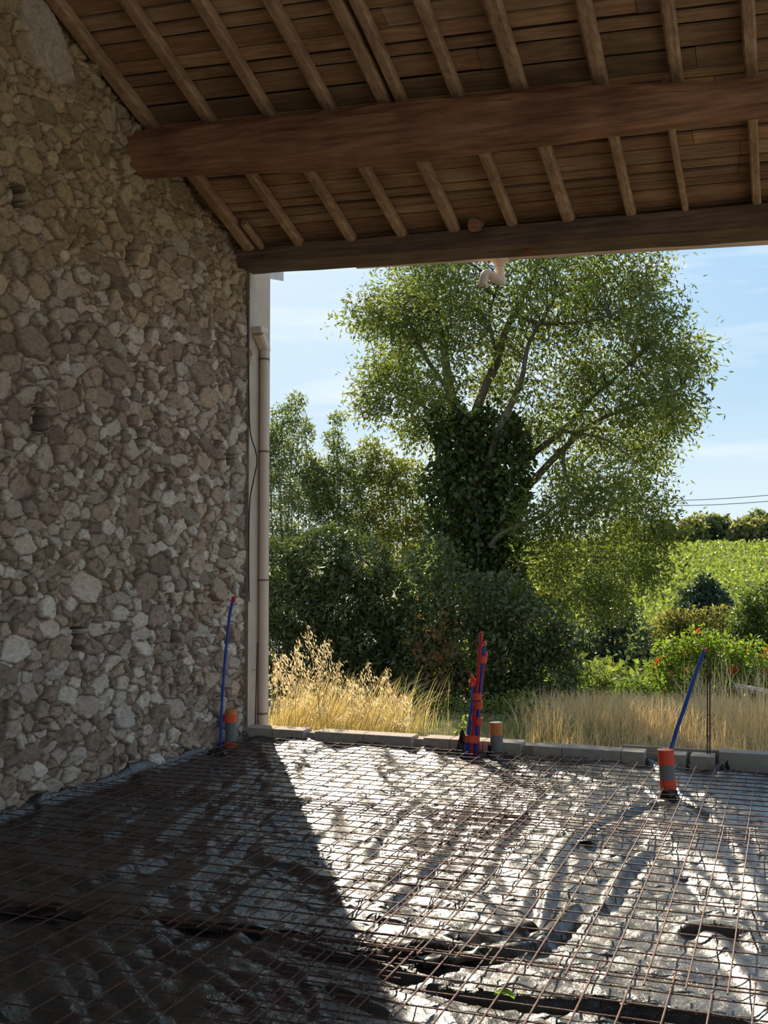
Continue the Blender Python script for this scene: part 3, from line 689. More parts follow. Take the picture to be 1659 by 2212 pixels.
# lapped edge of another sheet, folded over
def flap(pl, wd, h, label, seed, n=60, m_=14):
    g = [gz(a_, b_, .02) for a_, b_ in pl]; g = smooth_path(g, max(2, n//(len(pl)-1))); V = []; Fc = []
    for i, p_ in enumerate(g):
        t_ = i/(len(g)-1); d_ = (g[min(i+1, len(g)-1)]-g[max(i-1, 0)]).normalized(); nrm = Vector((-d_.y, d_.x, 0))
        for k in range(m_):
            s_ = k/(m_-1); nn = mnoise.noise(Vector((t_*6+seed, s_*2, 0))); n2_ = mnoise.noise(Vector((t_*17+seed, s_*3, 4)))
            z_ = .012+h*math.sin(math.pi*min(1, s_*1.25))*(.8+.6*nn)+.012*n2_
            V.append((p_.x+nrm.x*wd*(s_-.5)*(1+.35*nn), p_.y+nrm.y*wd*(s_-.5)*(1+.35*nn), max(.004, z_)))
    for i in range(len(g)-1):
        for k in range(m_-1): b0 = i*m_+k; Fc.append((b0, b0+m_, b0+m_+1, b0+1))
    return tag(mesh_np('plastic_flap', V, Fc, M['plastic_black'], smooth=True), label, 'plastic sheeting')
flap([(-60, 1948), (60, 1958), (200, 1966), (400, 1984), (560, 2004), (688, 2020)], .20, .030, 'long straight folded edge of black plastic running left to right in the shade', 1)
flap([(770, 2062), (870, 2040), (960, 2024), (1060, 2014), (1130, 1995)], .24, .034, 'torn black plastic flap lying in the sun at the foreground', 5)
flap([(900, 2075), (1000, 2060), (1090, 2040), (1170, 2020), (1230, 1960)], .14, .030, 'crumpled black plastic fold right behind the torn flap', 8)
flap([(1230, 1800), (1262, 1822), (1290, 1800)], .10, .03, 'small dark curl of plastic right of the mesh overlap', 11, 20)

# green leaf lying on the sheet
q = gz(1090, 2165, .03); V = []; n = 9
for i in range(n):
    t_ = i/(n-1); wv = .022*math.sin(math.pi*t_)**.7
    for s_ in (-1, 0, 1): V.append((q.x-.04+.08*t_, q.y+s_*wv+.01*math.sin(t_*3), q.z+.02+.012*abs(s_)+.01*math.sin(t_*4)))
Fc = [(i*3+k, i*3+3+k, i*3+4+k, i*3+1+k) for i in range(n-1) for k in (0, 1)]
tag(mesh_np('fallen_leaf', V, Fc, M['leaf'], col=np.tile([.18, .32, .05], (len(V), 1)), smooth=True), 'single green leaf lying on the plastic in the foreground', 'leaf')

# ================================================================== STEEL MESH MATS
def mat_mesh(x0, x1, y0, y1, z, rot, label, r=.0038, seed=0):
    rnd = random.Random(seed); root = thing('steel_mesh', label, 'reinforcing mesh', (x0, y0, z), 'welded steel mesh panels on the floor'); root['_w'] = (x0, y0, z)
    wavy = lambda X, Y: .010*mnoise.noise(Vector((X*1.1, Y*1.1, seed)))
    cr, sr = math.cos(rot), math.sin(rot)
    def W(X, Y, dz): dx, dy = X-x0, Y-y0; Xr, Yr = x0+cr*dx-sr*dy, y0+sr*dx+cr*dy; return (Xr, Yr, z+dz+wavy(Xr, Yr))
    nx = int((x1-x0)/.15); ny = int((y1-y0)/.1467)
    for i in range(nx+1):
        X = x0+.04+i*.15+rnd.uniform(-.003, .003)
        if X > x1: break
        e0, e1_ = rnd.uniform(-.012, .012), rnd.uniform(-.012, .012); n = 8
        MB().tube([W(X, y0+e0+(y1-y0+e1_-e0)*k/n, .0075) for k in range(n+1)], r, 6).build('bar', M['rebar'], root, True)
    for j in range(ny+1):
        Y = y0+.06+j*.1467+rnd.uniform(-.003, .003)
        if Y > y1: break
        e0, e1_ = rnd.uniform(-.012, .012), rnd.uniform(-.012, .012); n = 10
        MB().tube([W(x0+e0+(x1-x0+e1_-e0)*k/n, Y, 0) for k in range(n+1)], r, 6).build('bar', M['rebar'], root, True)
mat_mesh(-4.76, -1.62, 6.70, 9.27, .056, -.004, 'steel mesh panel in the far left corner by the stone wall', seed=1)
mat_mesh(-2.12, 1.50, 6.72, 9.12, .070, .0, 'far right steel mesh panel around the tall taped pipe', seed=2)
mat_mesh(-4.77, -1.50, 4.37, 6.93, .074, 0, 'middle left steel mesh panel crossing from shade into sun', seed=3)
mat_mesh(-2.09, 1.55, 4.345, 7.05, .088, .004, 'middle right steel mesh panel lying in full sun', seed=4)
mat_mesh(-4.74, -1.46, 2.20, 4.57, .060, 0, 'nearest left steel mesh panel in the dark foreground', seed=5)
mat_mesh(-1.995, 1.6, 2.25, 4.585, .066, 0, 'nearest right steel mesh panel in the sunny foreground', seed=6)
# spacer ladders carrying the mesh
def spacer(p0, p1, label, seed):
    p0, p1 = Vector(p0), Vector(p1); root = thing('mesh_spacer', label, 'steel spacer', tuple(p0), 'wire spacers under the steel mesh'); root['_w'] = tuple(p0)
    L = (p1-p0).length; d = (p1-p0)/L; nn = Vector((-d.y, d.x, 0)); n = max(2, int(L/.16))
    MB().tube([p0+Vector((0, 0, .046)), p1+Vector((0, 0, .046))], .0028, 6).build('top_wire', M['rebar_dark'], root)
    for i in range(n+1):
        c = p0+d*L*i/n; s_ = -1 if i % 2 else 1
        MB().tube([c+Vector((0, 0, .046)), c+nn*s_*.035+Vector((0, 0, -.003))], .0025, 6).build('leg', M['rebar_dark'], root)
spacer(gz(20, 1800), gz(375, 1830), 'wire spacer in the shade near the stone wall, under the middle left panel', 1)
spacer(gz(380, 1850), gz(640, 1835), 'wire spacer just left of the shadow edge, under the middle left panel', 2)
spacer(gz(70, 2010), gz(480, 2030), 'wire spacer just in front of the long folded plastic edge in the shade', 3)
spacer(gz(1060, 2170), gz(1420, 2195), 'wire spacer in the sunny foreground right of the fallen leaf', 4)
spacer(gz(1330, 1955), gz(1600, 1975), 'wire spacer in the sun at right, under the middle right panel', 5)
spacer(gz(650, 2150), gz(900, 2200), 'wire spacer at the shadow edge of the foreground', 6)
spacer(gz(1150, 1930), gz(1320, 1880), 'wire spacer between the two big plastic folds', 7)

# ================================================================== OUTDOOR GROUND
def zg(X, Y):
    X = np.asarray(X, float); Y = np.asarray(Y, float)
    z = np.interp(Y, [9.9, 12, 20, 32, 46, 100, 220, 400], [-.10, -.12, -.9, -2.2, -2.9, -.6, 4.2, 4.6])
    return z+.10*(fbm(X*.3+50, Y*.3, 5, 2)-.5)*sstep(10.5, 14, Y)
xs = np.concatenate([np.linspace(-160, -14, 30), np.linspace(-13.5, 13.5, 60), np.linspace(14, 120, 24)]); ys = np.concatenate([np.linspace(9.98, 24, 60), np.linspace(25, 60, 40), np.linspace(63, 400, 50)])
Xg, Yg = np.meshgrid(xs, ys, indexing='ij')
tag(mesh_np('terrain', np.stack([Xg, Yg, zg(Xg, Yg)], -1), grid_faces(len(xs), len(ys)), M['dirt'], smooth=True), 'dry ground and sloping field outside', kind='structure')
mb = MB(); mb.box(-60, 60, -40, -5, -.5, -.3); tag(mb.build('ground', M['dirt']), kind='structure')

# ================================================================== FOLIAGE
def rand_dirs(n, rng): v = rng.normal(size=(n, 3)); return v/np.linalg.norm(v, axis=1, keepdims=True)
def leaves(P, D, L, Wd, rng, flat=None):
    n = len(P); R = rand_dirs(n, rng)
    if flat is not None: R = R*(1-flat)+np.array([0, 0, 1.0])*flat
    S = np.cross(D, R); S /= np.linalg.norm(S, axis=1, keepdims=True)+1e-9
    NN = np.cross(S, D)
    L = L[:, None]; Wd = Wd[:, None]
    V = np.stack([P, P+D*L*.45+S*Wd*.5+NN*Wd*.12, P+D*L-NN*L*.06, P+D*L*.45-S*Wd*.5+NN*Wd*.12], 1)
    return V.reshape(-1, 3)
def leaf_cols(n, rng, base, var=.25, yellow=.15):
    v = rng.normal(1, var, n).clip(.45, 1.7)[:, None]; yy = rng.random(n)[:, None]*yellow
    c = np.array(base)*v; c = c*(1-yy)+np.array([.34, .33, .06])*yy; return np.repeat(c, 4, axis=0)
def lobes_cloud(lobes, dens, rng, inner=.35):
    P = []; O = []
    for (c, r) in lobes:
        r = np.array(r if hasattr(r, '__len__') else (r, r, r), float); n = int(dens*(r[0]*r[2]+r[0]*r[1])*.5*4)
        d = rand_dirs(n, rng); k = rng.uniform(inner**2, 1, n)[:, None]**.5
        k = k*(.8+.45*vnoise(d[:, 0]*2.2+c[0]*3+9, d[:, 2]*2.2+d[:, 1]*1.7+20, 3)[:, None])
        P.append(np.array(c)+d*k*r); O.append(d)
    return np.vstack(P), np.vstack(O)
def lob(px_, py_, Y, rpx, ry=None, zr_=None):
    c = gy(px_, py_, Y); s = Y/F*1.03; r = rpx*s
    return ((c.x, c.y, c.z), (r, (ry or rpx*.9)*s, (zr_ or rpx)*s))
def foliage(root, name, P, O, L, W_, base, rng, mat, droop=0.0, out=.6, var=.25, yellow=.15, flat=None):
    n = len(P); D = rand_dirs(n, rng)+O*out+np.array([0, 0, -droop]); D /= np.linalg.norm(D, axis=1, keepdims=True)
    l = L*rng.uniform(.65, 1.25, n); V = leaves(P, D, l, l*W_, rng, flat)
    return mesh_np(name, V, np.arange(n*4).reshape(-1, 4), mat, root, col=leaf_cols(n, rng, base, var, yellow))
def limb(mb, pts, r0, r1, seg=8):
    g = smooth_path(pts, 5); n = len(g)
    for i in range(1, n-1):
        q = g[i]; g[i] = q+Vector((mnoise.noise(q*1.3), mnoise.noise(q*1.3+Vector((9, 0, 0))), 0))*.06
    mb.tube(g, [r0+(r1-r0)*(i/(n-1)) for i in range(n)], seg, rough=.12); return g

# -- tall ash-like tree
YT = 19.0
def build_main_tree():
    rng = np.random.default_rng(101)
    b0 = gy(1040, 1500, YT); base = Vector((b0.x, YT, float(zg(b0.x, YT))-.1))
    root = thing('tall_tree', 'tall airy tree with narrow leaves and spreading limbs filling the middle of the view', 'tree', tuple(base)); root['_w'] = tuple(base)
    T = lambda x, y, dy=0: gy(x, y, YT+dy)
    mb = MB(); trunk = limb(mb, [base, T(1040, 1350), T(1035, 1200), T(1030, 1080), T(1010, 960)], .20, .13, 12)
    limb(mb, [base+Vector((.25, .2, 0)), T(1075, 1300, .2), T(1085, 1150, .2), T(1070, 1000, .1)], .13, .09, 10)
    mb.build('trunk', M['bark'], root, True)
    segs = []
    def br(pts, r0, r1): mb = MB(); g = limb(mb, pts, r0, r1); mb.build('limb', M['bark'], root, True); segs.extend(g)
    br([T(1010, 960), T(975, 850), T(958, 740), T(940, 640), T(955, 560)], .12, .03)
    br([T(1010, 960), T(1040, 860), T(1075, 770), T(1110, 680), T(1150, 600), T(1190, 540)], .10, .025)
    br([T(1035, 1050, -.2), T(1080, 930, -.3), T(1125, 820, -.4), T(1140, 740, -.3), T(1200, 640)], .075, .02)
    br([T(1060, 1060, .2), T(1140, 990, .3), T(1215, 930, .2), T(1290, 850, .2), T(1390, 760)], .08, .02)
    br([T(1075, 1120, .2), T(1140, 1050, .4), T(1220, 970, .3), T(1270, 920, .4), T(1360, 880), T(1470, 850)], .085, .018)
    br([T(1060, 1180, -.4), T(1090, 1150, -.5), T(1180, 1110, -.6), T(1250, 1060, -.5), T(1330, 1050)], .055, .015)
    br([T(1055, 1200, .2), T(1150, 1195, .3), T(1250, 1200, .5), T(1340, 1210), T(1430, 1230)], .05, .012)
    br([T(1000, 950), T(930, 890), T(880, 860), T(820, 830)], .045, .012)
    br([T(975, 850), T(900, 740, .3), T(860, 650, .2), T(800, 640)], .05, .012)
    br([T(1110, 680), T(1180, 700), T(1290, 690), T(1400, 650)], .045, .012)
    br([T(1215, 930), T(1310, 950), T(1380, 1000)], .035, .01)
    br([T(1075, 770), T(1060, 680), T(1080, 590)], .04, .012)
    br([T(1220, 970), T(1225, 1040), T(1290, 1090), T(1380, 1110)], .035, .01)
    SG = np.array([tuple(s) for s in segs])
    lb = [(905, 640, 95), (850, 700, 75), (805, 672, 38), (975, 620, 95), (1080, 610, 95), (1180, 610, 100), (1290, 600, 85), (1380, 590, 62), (930, 730, 90), (860, 780, 55),
          (1010, 720, 85), (1130, 720, 95), (1230, 700, 85), (1330, 700, 80), (1420, 690, 66), (1480, 760, 48), (1390, 780, 85), (1290, 800, 80), (1180, 830, 80), (1080, 830, 60),
          (960, 830, 72), (895, 855, 48), (810, 870, 38), (1460, 840, 66), (1360, 880, 80), (1250, 890, 62), (1440, 910, 55), (900, 920, 50), (1320, 970, 80), (1400, 985, 52),
          (1230, 1020, 48), (1310, 1060, 75), (1390, 1080, 62), (1240, 1110, 62), (1330, 1150, 85), (1420, 1150, 42), (1160, 1130, 55), (1200, 1200, 80), (1300, 1235, 80), (1390, 1225, 50),
          (1130, 1230, 60), (1230, 1290, 60), (1170, 1310, 55), (1310, 1300, 42), (1160, 930, 40), (830, 820, 42), (1190, 520, 90), (1000, 530, 90), (900, 560, 75), (1300, 520, 80)]
    P = []; O = []; tw = MB(); ntw = 0
    for (x, y, r) in lb:
        dyy = rng.uniform(-1.3, 1.3); c = np.array(T(x, y, dyy)); rm = r*YT/F*1.05
        m_ = int(8+r*.26)
        for _ in range(m_):
            d = rand_dirs(1, rng)[0]; cc = c+d*rm*rng.uniform(.25, 1.0)*np.array([1, 1.1, 1])
            j = np.argmin(((SG-cc)**2).sum(1)); s0 = Vector(SG[j]); e0 = Vector(cc)
            if ntw < 520 and (s0-e0).length < 2.2:
                mid = (s0+e0)/2+Vector((0, 0, .10)); tw.tube(smooth_path([s0, mid, e0], 3), [.011, .010, .009, .008, .006, .005, .004], 4, cap=False); ntw += 1
            k = int(rng.integers(36, 70)); sp = rng.normal(size=(k, 3))*np.array([.20, .20, .15])
            P.append(cc+sp); O.append(sp/(np.linalg.norm(sp, axis=1, keepdims=True)+1e-6))
    tw.build('twigs', M['bark'], root); P = np.vstack(P); O = np.vstack(O)
    foliage(root, 'foliage', P, O, .115, .30, (.125, .15, .055), rng, M['leaf'], droop=.45, out=.5, var=.3, yellow=.25)
build_main_tree()

def build_ivy():
    rng = np.random.default_rng(103)
    b0 = gy(1040, 1400, YT-.3); root = thing('ivy', 'dense dark ivy wrapped round the trunks of the tall tree', 'climbing plant', (b0.x, YT, b0.z)); root['_w'] = (b0.x, YT, b0.z)
    L = [lob(x, y, YT-.1, r) for x, y, r in ((965, 905, 48), (1000, 960, 70), (1060, 930, 62), (1105, 950, 42), (1090, 1010, 60), (1010, 1030, 75), (1100, 1070, 45), (950, 1040, 45), (1030, 1110, 75), (1080, 1140, 55), (970, 1120, 55), (1010, 1190, 75), (1060, 1250, 75), (980, 1260, 60), (1040, 1330, 80))]
    P, O = lobes_cloud(L, 1150, rng, .35); foliage(root, 'foliage', P, O, .10, .85, (.045, .075, .020), rng, M['leaf_gloss'], droop=.6, out=.9, var=.3, yellow=.12)
    mb = MB(); limb(mb, [gy(1030, 1400, YT-.35), gy(1035, 1200, YT-.4), gy(1020, 1000, YT-.35)], .03, .02); mb.build('stem', M['bark'], root)
build_ivy()

def shrub(name, label, cat, Y, lobes, dens, L, W_, base, seed, mat='leaf', droop=.2, yellow=.15, var=.28, group=None, stems=5, extra=None, inner=.3):
    rng = np.random.default_rng(seed); Ls = [lob(x, y, Y+dy, r) for x, y, r, dy in lobes]
    cx = np.mean([l[0][0] for l in Ls]); gzv = float(zg(cx, Y))
    root = thing(name, label, cat, (cx, Y, gzv), group); root['_w'] = (cx, Y, gzv)
    P, O = lobes_cloud(Ls, dens, rng, inner); k = P[:, 2] > zg(P[:, 0], P[:, 1]); P, O = P[k], O[k]
    foliage(root, 'foliage', P, O, L, W_, base, rng, M[mat], droop=droop, yellow=yellow, var=var)
    mb = MB(); rnd = random.Random(seed)
    order = sorted(Ls, key=lambda l: -l[0][2])[:max(stems, 1)]
    for l in order:
        c = Vector(l[0]); c.z += l[1][2]*.4; s0 = Vector((cx+(c.x-cx)*.25, Y, gzv-.05))
        limb(mb, [s0, s0.lerp(c, .5)+Vector((rnd.uniform(-.1, .1), 0, 0)), c], .022*Y/18, .004*Y/18, 6)
    mb.build('stems', M['bark'], root, True)
    if extra: extra(root, P, O, rng)
    return root
# left group, from the downspout to the tall tree
shrub('tall_shrub', 'tall slender grey green shrub with feathery top right of the downspout', 'shrub', 19.0,
      [(640, 870, 26, 0), (610, 900, 30, 0), (648, 930, 36, 0), (600, 960, 42, .3), (650, 1000, 48, 0), (600, 1060, 55, .3), (660, 1080, 58, 0), (590, 1150, 60, .2), (650, 1190, 70, 0), (620, 1280, 70, .3), (585, 940, 34, .2), (680, 1030, 40, .1), (580, 1010, 50, .2)], 2000, .085, .34, (.14, .17, .09), 201, droop=.1, stems=6)
shrub('tall_shrub', 'second slender shrub with thin upright shoots between downspout and tall tree', 'shrub', 19.4,
      [(728, 905, 20, 0), (720, 950, 26, 0), (740, 990, 34, 0), (705, 1020, 38, 0), (745, 1060, 50, 0), (710, 1110, 50, 0), (760, 1140, 55, 0), (770, 1020, 36, .2), (690, 1070, 50, .1)], 2000, .085, .34, (.135, .165, .08), 202, droop=.1, stems=6)
shrub('tall_shrub', 'bushy yellow green shrub left of the ivy covered trunk', 'shrub', 19.8,
      [(800, 975, 34, 0), (830, 1010, 44, 0), (880, 1030, 50, 0), (805, 1060, 55, 0), (870, 1100, 65, 0), (800, 1140, 60, 0), (920, 1130, 50, 0), (860, 1190, 70, 0)], 1900, .085, .36, (.16, .17, .055), 203, droop=.1, stems=5, yellow=.3)
shrub('laurel_bush', 'dark glossy laurel mass behind the dry grass at the left', 'bush', 14.6,
      [(600, 1230, 75, 0), (690, 1210, 80, 0), (780, 1230, 80, 0), (640, 1320, 85, 0), (740, 1310, 90, 0), (840, 1300, 85, 0), (600, 1400, 80, 0), (700, 1410, 90, 0), (800, 1400, 90, 0), (880, 1370, 75, 0), (660, 1490, 85, 0), (770, 1490, 85, 0), (860, 1460, 85, 0)], 2000, .11, .34, (.075, .10, .040), 204, 'leaf_gloss', droop=.1, stems=7, yellow=.06, inner=.6)
shrub('dense_bush', 'dark tangled bush with reddish dead leaves under the ivy covered trunk', 'bush', 14.3,
      [(930, 1220, 60, 0), (1000, 1300, 70, 0), (930, 1340, 75, 0), (1080, 1300, 70, 0), (1150, 1360, 75, 0), (1010, 1400, 85, 0), (1100, 1420, 85, 0), (930, 1450, 80, 0), (1180, 1450, 75, 0), (1020, 1500, 80, 0), (1120, 1520, 70, 0), (1210, 1390, 45, 0), (930, 1540, 60, -.2), (1000, 1565, 45, -.3), (1090, 1565, 45, -.3), (1160, 1545, 40, -.3)], 2000, .075, .55, (.08, .105, .045), 205, 'leaf_gloss', droop=.3, stems=8, yellow=.10, inner=.5,
      extra=lambda root, P, O, rng: foliage(root, 'dead_leaves', *(lambda Q: (Q, np.zeros_like(Q)))(np.array(gy(950, 1430, 13.5))+rng.normal(size=(300, 3))*np.array([.2, .12, .36])), .08, .6, (.15, .065, .038), rng, M['leaf'], droop=.6))
# right side, nearer to farther
shrub('dense_bush', 'bluish dark rounded tree in the hollow right of the tall tree', 'bush', 33.0,
      [(1330, 1330, 42, 0), (1290, 1390, 60, 0), (1350, 1400, 60, 0), (1260, 1440, 55, 0), (1330, 1460, 60, 0), (1390, 1450, 45, 0)], 620, .15, .5, (.050, .072, .05), 206, 'leaf_gloss', stems=5, inner=.6)
shrub('pointed_tree', 'dark bluish pointed tree standing against the vineyard', 'tree', 44.0,
      [(1522, 1258, 15, 0), (1520, 1282, 28, 0), (1500, 1305, 36, 0), (1545, 1305, 34, 0), (1520, 1330, 45, 0)], 520, .20, .5, (.045, .075, .06), 207, 'leaf_gloss', stems=3, inner=.6)
shrub('dense_bush', 'brownish olive bush in front of the pointed dark tree', 'bush', 34.0,
      [(1440, 1370, 42, 0), (1490, 1350, 38, 0), (1550, 1345, 36, 0), (1500, 1385, 50, 0), (1430, 1410, 40, 0), (1570, 1375, 40, 0), (1450, 1340, 22, 0)], 650, .13, .5, (.17, .15, .06), 208, stems=5, yellow=.2)
shrub('dense_bush', 'dark green bush at the right edge below the vineyard', 'bush', 31.0,
      [(1640, 1300, 42, 0), (1610, 1340, 36, 0), (1660, 1350, 55, 0), (1600, 1385, 35, 0), (1645, 1400, 45, 0)], 700, .13, .5, (.085, .12, .045), 209, stems=5)
def flowers(root, P, O, rng):
    sel = rng.choice(len(P), 42, replace=False)
    for i in sel:
        p_ = P[i]+O[i]*.12; Q = p_+rng.normal(size=(7, 3))*.035
        foliage(root, 'flower', Q, rng.normal(size=(7, 3))*.5, .07, .7, (.75, .09, .03), rng, M['petal'], var=.15, yellow=.05)
shrub('trumpet_vine', 'bright green bush with scattered orange red flowers at the right', 'bush', 20.5,
      [(1455, 1415, 38, 0), (1510, 1395, 40, 0), (1430, 1455, 34, 0), (1490, 1450, 52, 0), (1560, 1420, 48, 0), (1620, 1430, 48, 0), (1450, 1500, 40, 0), (1540, 1480, 52, 0), (1610, 1490, 50, 0), (1665, 1470, 50, 0), (1480, 1530, 40, 0)], 1500, .085, .5, (.15, .22, .045), 210, stems=6, extra=flowers, yellow=.35)
shrub('round_bush', 'small round dark hearted bush left of the flowering bush', 'bush', 19.5,
      [(1370, 1500, 36, 0), (1350, 1520, 30, 0), (1395, 1515, 32, 0), (1370, 1540, 36, 0)], 2000, .07, .6, (.10, .15, .045), 211, stems=4, inner=.6)
shrub('round_bush', 'pale grey green bush at the foot of the dark hollow tree', 'bush', 21.0,
      [(1220, 1440, 45, 0), (1270, 1475, 45, 0), (1300, 1510, 35, 0), (1210, 1490, 45, 0), (1310, 1470, 22, 0)], 1500, .08, .45, (.13, .16, .06), 212, stems=4)
shrub('round_bush', 'low grey green bush tucked under the flowering bush', 'bush', 18.0,
      [(1450, 1545, 30, 0), (1500, 1555, 26, 0), (1420, 1560, 26, 0)], 2000, .07, .4, (.12, .16, .09), 213, stems=3)

# far hedge trees: individual crowns
rng = np.random.default_rng(300)
HT = [(1495, 1145, 26, 'low olive crown at the left end of the far hedge line'), (1537, 1138, 26, 'rounded crown in the far hedge, second from the left end'), (1556, 1152, 24, 'grey green dome crown left of the middle of the far hedge line'),
      (1600, 1152, 25, 'darker rounded crown right of the middle of the far hedge line'), (1612, 1135, 15, 'small pointed tree top rising above the far hedge line'), (1638, 1130, 24, 'tall bluish crown near the right edge of the far hedge line'),
      (1655, 1150, 30, 'green crown at the right edge of the far hedge line'), (1572, 1125, 11, 'thin pale tree standing above the far hedge line'), (1508, 1117, 10, 'thin pale tree at the left end above the far hedge line'),
      (1430, 1150, 26, 'far hedge crown half hidden behind the tall tree'), (1350, 1148, 28, 'far hedge crown seen through the gaps of the tall tree'), (1520, 1160, 18, 'lowest olive bush at the foot of the far hedge line')]
for i, (x, y, r, lb) in enumerate(HT):
    thin = r < 12
    shrub('hedge_tree', lb, 'tree', 205+(i % 3)*4, [(x, y, r*(.8 if thin else 1), 0), (x+r*.5, y+r*.5, r*.7, 0), (x-r*.5, y+r*.55, r*.7, 0), (x+r*.2, y-r*.35, r*.45, 0)] if not thin else [(x, y, r*.7, 0), (x, y-r*.7, r*.4, 0), (x, y+r*.8, r*.6, 0)],
          34 if not thin else 12, .85, .7, [(.24, .22, .11), (.20, .22, .13), (.17, .20, .14)][i % 3], 400+i, group='trees of the far hedge line', stems=2, inner=.5)  # leaf colours lightened to stand in for distance haze

# vineyard
def vineyard():
    rng = np.random.default_rng(500); n = 15000
    Y = 47+(218-47)*rng.random(n)**.95; X = (-.34+.50*rng.random(n))*Y
    row = np.round((X+.25*Y)/2.2)*2.2-.25*Y; X = row*.55+X*.45
    Z = zg(X, Y)+.55+.25*rng.random(n)
    k = 9; P = np.repeat(np.stack([X, Y, Z], 1), k, 0)+rng.normal(size=(n*k, 3))*np.array([.55, .55, .32])
    sc_ = np.repeat(np.interp(Y, [47, 100, 218], [.22, .32, .6]), k)
    D = rand_dirs(n*k, rng)+np.array([0, 0, .3]); D /= np.linalg.norm(D, axis=1, keepdims=True)
    V = leaves(P, D, sc_*rng.uniform(.7, 1.3, n*k), sc_*.8, rng)
    o = mesh_np('vineyard_foliage', V, np.arange(n*k*4).reshape(-1, 4), M['vine'], col=leaf_cols(n*k, rng, (.16, .205, .065), .40, .35))
    tag(o, 'bright green vineyard covering the slope beyond the hollow', 'vineyard', kind='stuff')
    # rough scrub filling the hollow
    n = 9000; Y = rng.uniform(22, 47, n); X = (-.36+.52*rng.random(n))*Y; P = np.stack([X, Y, zg(X, Y)+rng.random(n)*1.1*sstep(22, 34, Y)], 1)
    k = 4; P = np.repeat(P, k, 0)+rng.normal(size=(n*k, 3))*.25; D = rand_dirs(n*k, rng)+np.array([0, 0, .6]); D /= np.linalg.norm(D, axis=1, keepdims=True)
    V = leaves(P, D, np.full(n*k, .20), np.full(n*k, .11), rng)
    tag(mesh_np('scrub', V, np.arange(n*k*4).reshape(-1, 4), M['leaf'], col=leaf_cols(n*k, rng, (.10, .13, .045), .3, .25)), 'low green scrub growing in the hollow before the vineyard', 'scrub', kind='stuff')
vineyard()

# dry grass: blades as narrow bent strips
def grass(name, label, n, xr, yr, hr, base, seed, wd=.006, lean=(0, 0), spread=.5, dens=None, kind='stuff', tipw=None):
    rng = np.random.default_rng(seed); X = rng.uniform(*xr, n); Y = rng.uniform(*yr, n)
    if dens is not None: k = rng.random(n) < dens(X, Y); X, Y = X[k], Y[k]; n = len(X)
    Z = zg(X, Y)-.02; H = rng.uniform(*hr, n)*np.clip((Y-10.05)/1.3, .22, 1); az = rng.uniform(0, 2*np.pi, n); ln = spread*rng.random(n)**1.3
    dx = np.cos(az)*ln+lean[0]; dy = np.sin(az)*ln+lean[1]; wv = np.stack([np.cos(az+1.4), np.sin(az+1.4), np.zeros(n)], 1)
    rows = []
    for t_, ww in ((0, 1), (.45, .8), (.8, .5), (1.0, .12)):
        c = np.stack([X+dx*H*t_**1.8, Y+dy*H*t_**1.8, Z+H*(t_-.22*(ln+abs(lean[0]))*t_**2.5)], 1)
        rows.append(c-wv*wd*ww*.5); rows.append(c+wv*wd*ww*.5)
    V = np.stack(rows, 1).reshape(-1, 3); b0 = (np.arange(n)*8)[:, None]
    Fc = np.concatenate([b0+np.array([[0, 1, 3, 2]]), b0+np.array([[2, 3, 5, 4]]), b0+np.array([[4, 5, 7, 6]])], 0)
    v = rng.normal(1, .2, n).clip(.5, 1.5)[:, None]; c = np.array(base)*v; col = np.repeat(c, 8, 0)
    return tag(mesh_np(name, V, Fc, M['grass'], col=col), label, 'grass', kind=kind)
gl = lambda X, Y: np.clip(.35+.8*vnoise(X*1.5+40, Y*1.5+10, 9), 0, 1)
grass('dry_grass', 'golden dry grass band beyond the kerb on the right', 42000, (-4.2, 3.5), (10.1, 16.0), (.15, .46), (.70, .53, .29), 601, .0075, spread=1.0, dens=lambda X, Y: gl(X, Y)*sstep(-.25, -.20, X/Y))
grass('tall_dry_grass', 'taller pale dry stalks standing before the flowering bush', 900, (-1.3, 3), (13.0, 15.5), (.5, .95), (.62, .50, .31), 602, .009, spread=.8)
grass('short_grass', 'short mixed green and straw grass before the dark bushes', 7000, (-6.0, -1.6), (10.1, 11.8), (.06, .24), (.30, .32, .12), 603, .006, spread=.7, dens=gl)
